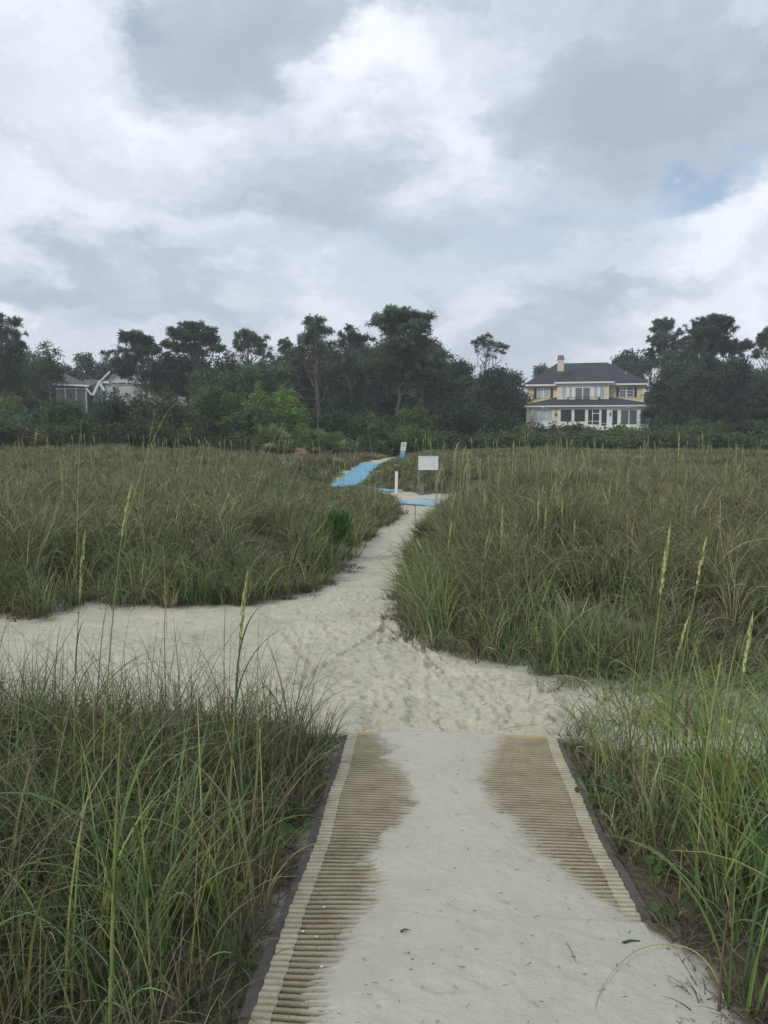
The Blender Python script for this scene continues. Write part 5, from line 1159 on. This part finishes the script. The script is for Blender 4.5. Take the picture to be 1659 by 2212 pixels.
# ------------------------------------------------------------------ sea oats: tall flowering stalks
M_STEMG = mat_noise('green_stem', (.16, .22, .06), (.28, .32, .10), 3, .6, stretch=(1, 1, .6))
M_STEMY = mat_noise('yellow_stem', (.30, .31, .12), (.40, .39, .17), 3, .6)
M_STEMB = mat_noise('brown_stem', (.085, .06, .045), (.17, .12, .085), 4, .8)
M_HEAD = mat_noise('seed_head', (.42, .44, .16), (.60, .60, .28), 60, .7)
M_HEADP = mat_noise('pale_seed_head', (.38, .38, .20), (.52, .50, .30), 40, .7)
def bez(p0, p1, p2, n=12):
    t = np.linspace(0, 1, n)[:, None]; return (1 - t) ** 2 * p0 + 2 * t * (1 - t) * p1 + t * t * p2
def stalk(name, label, top, low, Yd, head=None, r=.0035, stem=None, leaves=2, group=None, seed=0, headmat=None, leafcol=(.10, .165, .06)):
    """top and low: two photo points the stalk passes; head: photo y where the seed head begins below the tip"""
    rg = np.random.default_rng(900 + seed); T_ = at(*top, Yd); Lw = at(*low, Yd)
    dirv = (Lw - T_); x_b = Lw[0]; zb = gz(Lw[0], Yd)
    for _ in range(3):
        k_ = (zb - T_[2]) / (dirv[2] if abs(dirv[2]) > 1e-4 else -1e-4); k_ = min(k_, 4.0) if k_ > 0 else 1.0; x_b = T_[0] + dirv[0] * (1 + (k_ - 1) * .5); zb = gz(x_b, Yd)
    B = np.array([x_b, Yd + rg.uniform(-.05, .05), zb - .03]); T_ = T_ - B
    e_ = empty(name, B, 0, label, 'sea oats' if head else 'grass stalk', group)
    Lm = Lw - B; ctrl = 2 * Lm - .5 * T_ if 0.25 < Lm[2] / T_[2] < .75 else .5 * T_ + np.array([-T_[0] * .15, 0, 0])
    ctrl = np.clip(ctrl, np.minimum(0, T_) - .1, np.maximum(0, T_) + .1)
    P_ = bez(np.zeros(3), ctrl, T_, 16); q = MB(); q.tube(P_, np.linspace(r, r * .3, 16), 6)
    for i in (4, 8, 11): q.tube([P_[i] - (P_[i + 1] - P_[i]) * .03, P_[i] + (P_[i + 1] - P_[i]) * .03], r * 1.25, 6)
    q.build('stem', stem or M_STEMG, e_, smooth=True)
    if head:
        hl = (head - top[1]) * Yd / FPX; ts = np.linspace(0, 1, 60); Pd = bez(np.zeros(3), ctrl, T_, 60); dd = np.linalg.norm(Pd - T_, axis=1)
        idx_ = np.where(dd < hl)[0]; V_, F_ = [], []
        for j in range(int(26 + hl * 60)):
            f = j / (26 + hl * 60); i_ = idx_[min(len(idx_) - 1, int(f * len(idx_)))]; c = Pd[i_]; a = rg.uniform(0, 6.28)
            wd = max(.0042, r * 1.7) * math.sin(math.pi * min(1, .12 + f * .88)) ** .6 * 1.0; tang = (T_ - Pd[max(0, i_ - 8)]); tang /= np.linalg.norm(tang)
            o_ = np.array([math.cos(a), math.sin(a), 0]) * wd; L_ = .022 + hl * .05
            n_ = np.cross(tang, o_); n_ /= np.linalg.norm(n_); n_ *= wd * .75
            p = c + o_ * .15; V_.append(np.array([p, p + tang * L_ * .5 + o_ * .8 + n_, p + tang * L_ * 1.05 + o_ * .9, p + tang * L_ * .5 + o_ * .8 - n_]))
        V_ = np.concatenate(V_); mk('seed_head', V_, np.arange(len(V_)).reshape(-1, 4), headmat or M_HEAD, e_)
    for j in range(leaves):
        i_ = int(rg.integers(2, 9)); a = rg.uniform(0, 6.28); h_ = rg.uniform(.25, .5)
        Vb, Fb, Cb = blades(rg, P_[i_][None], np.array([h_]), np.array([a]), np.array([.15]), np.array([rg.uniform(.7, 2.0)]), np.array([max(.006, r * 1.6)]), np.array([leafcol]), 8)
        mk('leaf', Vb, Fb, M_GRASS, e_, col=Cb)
    return e_
ST = [
 ('tall sea oats with yellow head standing before the open sand, left of the mat', (533, 1250), (508, 1520), 3.0, 1400, .0045, None, 3),
 ('sea oats with yellow head left of the leaning tall one, far left', (183, 1162), (163, 1470), 3.4, 1300, .004, None, 2),
 ('leaning sea oats rising highest on the left with green-yellow head', (283, 1058), (243, 1340), 3.2, 1170, .004, None, 2),
 ('thick bright green stalk with long leaves at bottom left', (262, 1560), (246, 1900), 1.9, None, .0062, 'g', 5),
 ('green jointed stalk leaning left of centre at bottom left', (292, 1650), (310, 1830), 2.1, None, .004, 'g', 4),
 ('tall brown dead stalk in front of the left sand', (357, 1305), (357, 1480), 3.4, None, .0035, 'b', 0),
 ('brown dead stalk left of the yellow sea oats head', (487, 1310), (484, 1480), 3.4, None, .003, 'b', 0),
 ('dark dry stalk at the far left before the sand', (132, 1350), (118, 1480), 3.3, None, .003, 'b', 1),
 ('dark dry stalk close right of the leaning sea oats', (232, 1300), (212, 1480), 3.3, None, .0035, 'b', 1),
 ('straight green stalk against the sand, left of the mat corner', (560, 1330), (556, 1500), 3.4, None, .003, 'g', 1),
 ('short reddish dry stalk at bottom left', (182, 2040), (176, 2160), 1.9, None, .004, 'b', 0),
 ('tall sea oats with green stem and yellow head at right', (1446, 1145), (1405, 1480), 3.6, 1300, .0055, None, 3),
 ('sea oats with bending head, third from the right edge', (1524, 1172), (1468, 1470), 3.7, 1270, .0045, None, 3),
 ('sea oats with pale head nearest the right edge', (1625, 1338), (1585, 1620), 3.1, 1480, .0045, None, 3),
 ('shorter sea oats with fat yellow head at right', (1486, 1340), (1450, 1480), 3.7, 1440, .004, None, 2),
 ('green stalk without head at the left of the right-hand clump', (1297, 1305), (1290, 1480), 3.8, None, .0035, 'g', 2),
 ('brown thin dry stalk in the right-hand clump', (1500, 1430), (1480, 1560), 3.4, None, .003, 'b', 1),
 ('yellow jointed stalk in the right-hand clump', (1560, 1420), (1524, 1640), 3.0, None, .004, 'y', 2),
 ('orange-brown leaning dead stalk at bottom right', (1592, 1900), (1566, 2020), 2.2, None, .005, 'b', 0),
 ('very tall thin sea oats rising above the shrubs at right', (1467, 938), (1463, 1080), 11.0, 1000, .006, None, 1),
 ('sea oats with fat yellow head leaning beside the board', (953, 1013), (944, 1056), 16.0, 1050, .009, None, 1),
 ('yellow sea oats right of the board, leftmost of the three-head cluster', (989, 960), (979, 1020), 14.0, 1005, .008, None, 1),
 ('yellow sea oats right of the board, middle of the three-head cluster', (1004, 970), (996, 1030), 14.5, 1010, .008, None, 1),
 ('yellow sea oats right of the board, rightmost of the three-head cluster', (1011, 978), (1008, 1040), 15.0, 1015, .008, None, 1),
 ('thin pale dead stalk right of the board cluster', (1078, 988), (1078, 1070), 12.0, None, .006, 'y', 0),
 ('sea oats with long yellow head over the right dune front, nearest the path', (1086, 1090), (1080, 1320), 8.8, 1200, .0065, None, 2),
 ('sea oats with slim head at the path-side edge of the right dune', (975, 1128), (962, 1250), 9.5, 1190, .0065, None, 2),
 ('sea oats with curved head just right of the small palm', (984, 1066), (968, 1150), 12.0, 1105, .007, None, 1),
 ('sea oats with short head above the right dune, second from the path', (1047, 1063), (1050, 1180), 10.5, 1100, .006, None, 1),
 ('sea oats with upright yellow head in the middle of the right dune', (1164, 1065), (1158, 1250), 9.6, 1125, .006, None, 1),
 ('sea oats just right of the middle upright one', (1180, 1095), (1170, 1260), 9.2, 1150, .006, None, 1),
 ('sea oats with slim head right of centre of the right dune', (1215, 1078), (1212, 1240), 9.8, 1120, .0055, None, 1),
 ('short sea oats right of the slim one on the right dune', (1242, 1126), (1236, 1280), 9.0, 1165, .0055, None, 1),
 ('pair-forming sea oats on the far right dune, left one', (1319, 1042), (1314, 1100), 14.0, 1075, .007, None, 0),
 ('pair-forming sea oats on the far right dune, right one', (1334, 1036), (1330, 1100), 14.0, 1065, .007, None, 0),
 ('thin sea oats above the pair on the far right dune', (1358, 1015), (1354, 1080), 15.0, 1045, .007, None, 0),
 ('sea oats with pale head toward the right edge of the dune', (1556, 1083), (1555, 1180), 11.0, 1135, .0065, None, 1),
 ('sea oats leaning right near the right edge of the dune', (1505, 1090), (1498, 1150), 12.0, 1130, .0065, None, 1),
 ('yellow stalk standing in the middle of the sand path end', (897, 1090), (898, 1140), 17.5, 1120, .008, None, 0),
 ('green stalk with yellow head leaning over the right dune foot', (902, 1168), (938, 1260), 8.2, 1190, .005, None, 2),
 ('sea oats at the left edge with tall pale stem over the dune', (80, 930), (72, 1010), 12.0, 960, .006, None, 0),
 ('tall grey stalk over the left scrub', (178, 905), (170, 1010), 10.0, None, .005, 'y', 0),
 ('leaning grey stalk crossing the left scrub', (385, 870), (325, 965), 11.0, None, .006, 'y', 0),
 ('second leaning grey stalk crossing the left scrub', (342, 880), (322, 960), 11.5, None, .005, 'y', 0),
 ('leaning thin stalk over the palmettos', (625, 895), (575, 990), 16.0, None, .007, 'y', 0),
 ('pale slim stalk with green head over the left dune front', (352, 1170), (358, 1300), 7.8, None, .004, 'y', 1),
]
for i, (lab, tp_, lw_, Yd, hd, r_, kd, nl_) in enumerate(ST):
    stalk('sea_oats' if hd else 'grass_stalk', lab, tp_, lw_, Yd, hd, r_, {'g': M_STEMG, 'b': M_STEMB, 'y': M_STEMY}.get(kd, M_STEMG), nl_, seed=i, leafcol=(.10, .17, .055) if kd != 'b' else (.15, .12, .08))
# smaller stalks all over the dunes: copies of four kinds
def mini(name, seed, head):
    rg = np.random.default_rng(seed); H = 1.0; b = np.array([rg.uniform(-.08, .08), 0, 0.]); P_ = bez(np.zeros(3), np.array([0, 0, .5]), np.array([b[0], .03, H]), 8); parts = [tube_arr(P_, np.linspace(.006, .003, 8), 4)]
    V, F = merge(parts); C = np.tile(np.array([.30, .30, .15]), (len(V), 1))
    if head:
        vs = []
        for j in range(46):
            f = j / 46; c = P_[-1] * (1 - .0) + (P_[5] - P_[-1]) * (1 - f) * .95; a = rg.uniform(0, 6.28); wd = .0095 * math.sin(math.pi * (.1 + .85 * f)) ** .6
            o_ = np.array([math.cos(a), math.sin(a), 0]) * wd; n_ = np.array([-math.sin(a), math.cos(a), 0]) * wd * .9; vs.append([c, c + o_ + n_ + [0, 0, .02], c + o_ + [0, 0, .045], c + o_ - n_ + [0, 0, .02]])
        vs = np.array(vs).reshape(-1, 3); F = np.concatenate([F, np.arange(len(vs)).reshape(-1, 4) + len(V)]); V = np.concatenate([V, vs]); C = np.concatenate([C, np.tile(np.array([.46, .46, .22]), (len(vs), 1))])
    o = mk(name, V, F, M_GRASS, None, col=C); return o
protos = [mini('dune_stalk', 1, True), mini('dune_stalk', 2, True), mini('dune_stalk', 3, False), mini('dune_stalk', 4, False)]
rr = random.Random(12); used = set()
zones = [('dune stalks left of the path', 'thin pale stalk sticking out of the left dune grass', lambda: (rr.uniform(-26, -0.5), 10 + rr.random() ** .8 * 38), 120),
         ('dune stalks right of the path', 'thin pale stalk sticking out of the right dune grass', lambda: (rr.uniform(1.2, 26), 8 + rr.random() ** .8 * 40), 120),
         ('dune stalks beside the board', 'slim yellowish stalk in the fringe around the blank board', lambda: (rr.uniform(-.6, 5.5), rr.uniform(17, 28.5)), 46)]
for gname, lab, fn, cnt in zones:
    n = 0
    while n < cnt:
        x, y = fn()
        if abs(x) > .46 * y or float(sdist(x, y)) < .1: continue
        k = rr.randrange(4); src = protos[k]
        o = src if k not in used else src.copy()
        if k in used: COL.objects.link(o)
        used.add(k)
        hh = rr.uniform(.75, 1.3); o.location = (x, y, gz(x, y)); o.scale = (1 + y * .035, 1 + y * .035, hh); o.rotation_euler = (rr.gauss(0, .05), rr.gauss(0, .07), rr.uniform(0, 6.28))
        tag(o, lab, 'grass stalk', gname); n += 1

# ------------------------------------------------------------------ other plants and small things
def feathery(name, label, px, py, Yd, w, h, col, cat='shrub'):
    NT[0] += 1; rg = np.random.default_rng(700 + NT[0]); b = at(px, py, Yd); z0 = gz(b[0], Yd); n = 900
    e_ = empty(name, (b[0], Yd, z0), 0, label, cat)
    R = np.stack([rg.normal(0, w * .35, n), rg.normal(0, w * .3, n), rg.uniform(.15, .9, n) * h * .8], 1)
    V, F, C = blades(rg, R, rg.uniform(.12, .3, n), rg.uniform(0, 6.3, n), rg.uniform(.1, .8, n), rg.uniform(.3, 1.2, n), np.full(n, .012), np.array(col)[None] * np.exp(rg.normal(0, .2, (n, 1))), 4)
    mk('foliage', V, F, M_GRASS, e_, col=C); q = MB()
    for k in range(5): q.tube([(0, 0, -.1), (rg.normal(0, w * .2), rg.normal(0, w * .2), h * .5), (rg.normal(0, w * .4), rg.normal(0, w * .3), h * .9)], [.015, .01, .005], 5)
    q.build('stem', M_BARK, e_)
feathery('young_shrub', 'small vivid green feathery shrub in the grass left of the path', 727, 1100, 13.5, .35, .95, (.07, .16, .035))
NT[0] += 1
def small_palm():
    rg = np.random.default_rng(5); b = gp(925, 1200); e_ = empty('dwarf_palmetto', (b[0] + .1, 13.2, gz(b[0] + .1, 13.2)), 0, 'small dark spiky palmetto on the right edge of the sand path', 'palm'); Vs, Cs = [], []
    for i in range(9):
        a = rg.uniform(1.6, 4.6); el = rg.uniform(.2, 1.2); v, c = fan_leaf(rg, np.array([0, 0, .1]), np.array([math.cos(a) * math.cos(el), math.sin(a) * math.cos(el) * .6 - .2, math.sin(el)]), .22, .42, (.035, .075, .035)); Vs.append(v); Cs.append(c)
    V = np.concatenate(Vs); mk('fan_leaves', V, np.arange(len(V)).reshape(-1, 4), M_LEAF, e_, col=np.concatenate(Cs)); q = MB(); q.tube([(0, 0, -.15), (0, 0, .15)], .04, 6); q.build('stem', M_BARK, e_)
small_palm()
def round_leaf_plant(label, px, py, Yd, n, spread, col=(.06, .11, .035), ls=.022):
    NT[0] += 1; rg = np.random.default_rng(800 + NT[0]); b = at(px, py, Yd); z0 = gz(b[0], Yd); e_ = empty('broadleaf_plant', (b[0], Yd, z0), 0, label, 'plant')
    H = max(.08, b[2] - z0); V, F, C = [], [], []; q = MB()
    for i in range(n):
        c = np.array([rg.normal(0, spread), rg.normal(0, spread * .6), rg.uniform(.35, 1.1) * H]); nrm = np.array([rg.normal(0, .5), rg.normal(-.5, .4), 1.0]); nrm /= np.linalg.norm(nrm)
        u = np.cross(nrm, [1, 0, 0]); u /= np.linalg.norm(u); v = np.cross(nrm, u); r_ = ls * rg.uniform(.6, 1.2); k0 = len(V)
        V.append(c - nrm * r_ * .15); V += [c + (u * math.cos(a) + v * math.sin(a) * .8) * r_ * (1 + .08 * math.sin(a * 5)) for a in np.arange(12) * math.pi / 6]
        F += [(k0, k0 + 1 + j, k0 + 1 + (j + 1) % 12) for j in range(12)]; C += [np.array(col) * rg.uniform(.7, 1.3)] * 13
        q.tube([(c[0] * .2, c[1] * .2, -.02), (c[0] * .7, c[1] * .7, c[2] * .6), tuple(c - nrm * r_ * .15)], .002, 4)
    mk('leaves', np.array(V), np.array(F), M_LEAF, e_, col=np.array(C), smooth=True); q.build('stem', M_STEMG, e_)
round_leaf_plant('round-leaved plant beside the lower right edge of the mat', 1415, 1850, 2.95, 9, .05)
round_leaf_plant('large bright round-leaved plant at the right edge of the photo', 1645, 1845, 2.75, 12, .07, (.065, .13, .04), .032)
round_leaf_plant('round-leaved sprig close to where the mat vanishes at right', 1450, 1975, 2.65, 5, .04)
round_leaf_plant('broadleaf plant in the grass at the upper right of the mat', 1300, 1690, 3.7, 14, .10)
round_leaf_plant('yellow-green small-leaved plant deep in the right grass', 1540, 1720, 3.3, 24, .12, (.11, .18, .04), .018)
round_leaf_plant('broadleaf plant low beside the left mat edge', 585, 1790, 3.2, 14, .07)
round_leaf_plant('dark round-leaved plant in the left tangle, upper part', 125, 1690, 3.3, 7, .07)
round_leaf_plant('yellow-green small-leaved plant in the middle of the left tangle', 400, 1860, 2.7, 28, .12, (.12, .19, .04), .016)
round_leaf_plant('broadleaf plant at the very left in the lower tangle', 95, 1900, 2.5, 9, .09)
round_leaf_plant('round-leaved sprig near the bottom left corner of the mat', 455, 2040, 2.4, 6, .05)
# bent grass blade arching over the sand at lower right
rg = np.random.default_rng(9)
def ground_curve(name, label, pts, r, mat, cat, lift):
    P_ = []
    for (x, y), l in zip(pts, lift):
        g_ = gp(x, y); g_[2] = float(base_z(g_[1])) + .022 + l; P_.append(g_)
    P_ = np.array(P_); t = np.linspace(0, 1, len(P_)); tt = np.linspace(0, 1, 28); Q = np.stack([np.interp(tt, t, P_[:, i]) for i in range(3)], 1)
    for _ in range(3): Q[1:-1] = (Q[:-2] + Q[1:-1] * 2 + Q[2:]) / 4
    o_ = Q[0].copy(); V, F = tube_arr(Q - o_, np.linspace(r, r * .4, 28), 5); o = mk(name, V, F, mat, None, loc=o_, smooth=True); tag(o, label, cat)
ground_curve('bent_grass_blade', 'long dry grass blade bent in an arc over the sand at lower right', [(1570, 2200), (1545, 2130), (1500, 2085), (1430, 2070), (1370, 2082), (1320, 2120), (1290, 2170), (1283, 2215)], .0022, M_STEMY, 'grass blade', [.0, .02, .03, .03, .02, .01, .005, 0])
ground_curve('dry_reed', 'short dry reed lying on the smooth sand at lower right', [(1222, 2052), (1232, 2072), (1245, 2098)], .0016, M_TWIG, 'twig', [.004, .006, .004])
ground_curve('dry_reed', 'orange dry reed lying on the sand behind the mat', [(1085, 1583), (1120, 1580), (1165, 1576)], .003, mat_noise('orange_reed', (.36, .24, .13), (.45, .30, .17), 20), 'twig', [.0, .01, .01])
ground_curve('twig', 'dark bit of seaweed on the sand right of the buried mat corner', [(1345, 2052), (1362, 2048), (1382, 2050)], .005, M_DK, 'twig', [.002, .004, .002])
ground_curve('twig', 'small dark twig on the sand near the left ribs', [(866, 2028), (874, 2024), (884, 2026)], .004, M_DK, 'twig', [.002, .004, .002])
ground_curve('reed_tuft', 'thin green shoot bending over the open sand right of the path', [(1140, 1525), (1146, 1512), (1150, 1500)], .004, M_STEMG, 'grass blade', [.0, .05, .12])
M_SHELL = mat_noise('white_shell', (.66, .64, .58), (.75, .73, .68), 30, .6)
for i, (px, py, lab) in enumerate([(700, 1968, 'tiny white shell bit on the left ribs, highest of the four'), (684, 2032, 'tiny white shell bit on the left ribs, second from top'), (695, 2098, 'white shell bit at the edge of the left ribs, low down'), (655, 2022, 'small white shell bit nearest the left cream stripe')]):
    g_ = gp(px, py); v = []; r_ = .006
    n0 = 8; V = [(0, 0, r_ * .6)] + [(math.cos(a) * r_ * (1 + .2 * math.sin(3 * a)), math.sin(a) * r_ * .7, 0) for a in np.arange(n0) * 2 * math.pi / n0] + [(0, 0, -r_ * .3)]
    F = [(0, 1 + j, 1 + (j + 1) % n0) for j in range(n0)] + [(n0 + 1, 1 + (j + 1) % n0, 1 + j) for j in range(n0)]
    tag(mk('shell_fragment', V, F, M_SHELL, None, loc=(g_[0], g_[1], float(base_z(g_[1])) + .013)), lab, 'shell')
# yellow flower in the right dune front
b = at(1159, 1379, 7.3); fl = empty('yellow_flower', (b[0], 7.3, gz(b[0], 7.3)), 0, 'tiny yellow flower low in the front of the right dune grass', 'flower'); hh = b[2] - gz(b[0], 7.3)
q = MB(); q.tube([(0, 0, -.02), (.01, -.02, hh * .5), (0, -.05, max(.05, hh))], .002, 4); q.build('stem', M_STEMG, fl)
V, F = [], []
for k in range(9):
    a = k * .7; V += [(0, -.06, hh), (math.cos(a - .25) * .02, -.065, hh + math.sin(a - .25) * .02), (math.cos(a) * .032, -.06, hh + math.sin(a) * .032), (math.cos(a + .25) * .02, -.065, hh + math.sin(a + .25) * .02)]; F.append((4 * k, 4 * k + 1, 4 * k + 2, 4 * k + 3))
mk('petals', V, F, mat_noise('yellow_petal', (.65, .48, .05), (.75, .58, .08), 9), fl)
# three far birds
M_BIRD = mat_noise('dark_feather', (.03, .03, .035), (.06, .06, .065), 3)
for px, py, lab in ((581.5, 618, 'upper left one of the three tiny birds in the sky'), (588, 621.5, 'right one of the three tiny birds in the sky'), (576, 641, 'lowest of the three tiny birds in the sky')):
    p = at(px, py, 160)
    e_ = empty('flying_bird', p, .4, lab, 'bird')
    q = MB(); q.tube([(0, -.35, .02), (0, -.2, .03), (0, 0, 0), (0, .25, 0), (0, .42, .01)], [.02, .06, .1, .06, .015], 6); e_.scale = (.35, .35, .35); q.build('body', M_BIRD, e_, smooth=True)
    for s in (-1, 1): MB().add([(0, -.1, .03), (s * .35, -.14, .16), (s * .75, .02, .06), (s * .35, .08, .14), (0, .12, .03), (0, -.1, .01), (s * .35, -.14, .14), (s * .75, .02, .05), (s * .35, .08, .12), (0, .12, .01)], [(0, 1, 2, 3, 4), (9, 8, 7, 6, 5), (0, 5, 6, 1), (1, 6, 7, 2), (2, 7, 8, 3), (3, 8, 9, 4)]).build('wing', M_BIRD, e_)

# ------------------------------------------------------------------ haze
HZ = mat_base('haze_air'); HM, ht, hb_ = HZ
ht.nodes.remove(hb_); pv = ht.nodes.new('ShaderNodeVolumePrincipled'); pv.inputs['Color'].default_value = (.90, .94, .98, 1); pv.inputs['Density'].default_value = 0.0010; pv.inputs['Anisotropy'].default_value = .2
ht.links.new(pv.outputs[0], ht.nodes['Material Output'].inputs['Volume'])
q = MB(); q.box(-420, 420, -420, 720, -2.2, 26); hz_o = q.build('haze', HM); tag(hz_o, 'thin pale sea air over the dunes', 'haze', None, 'stuff')
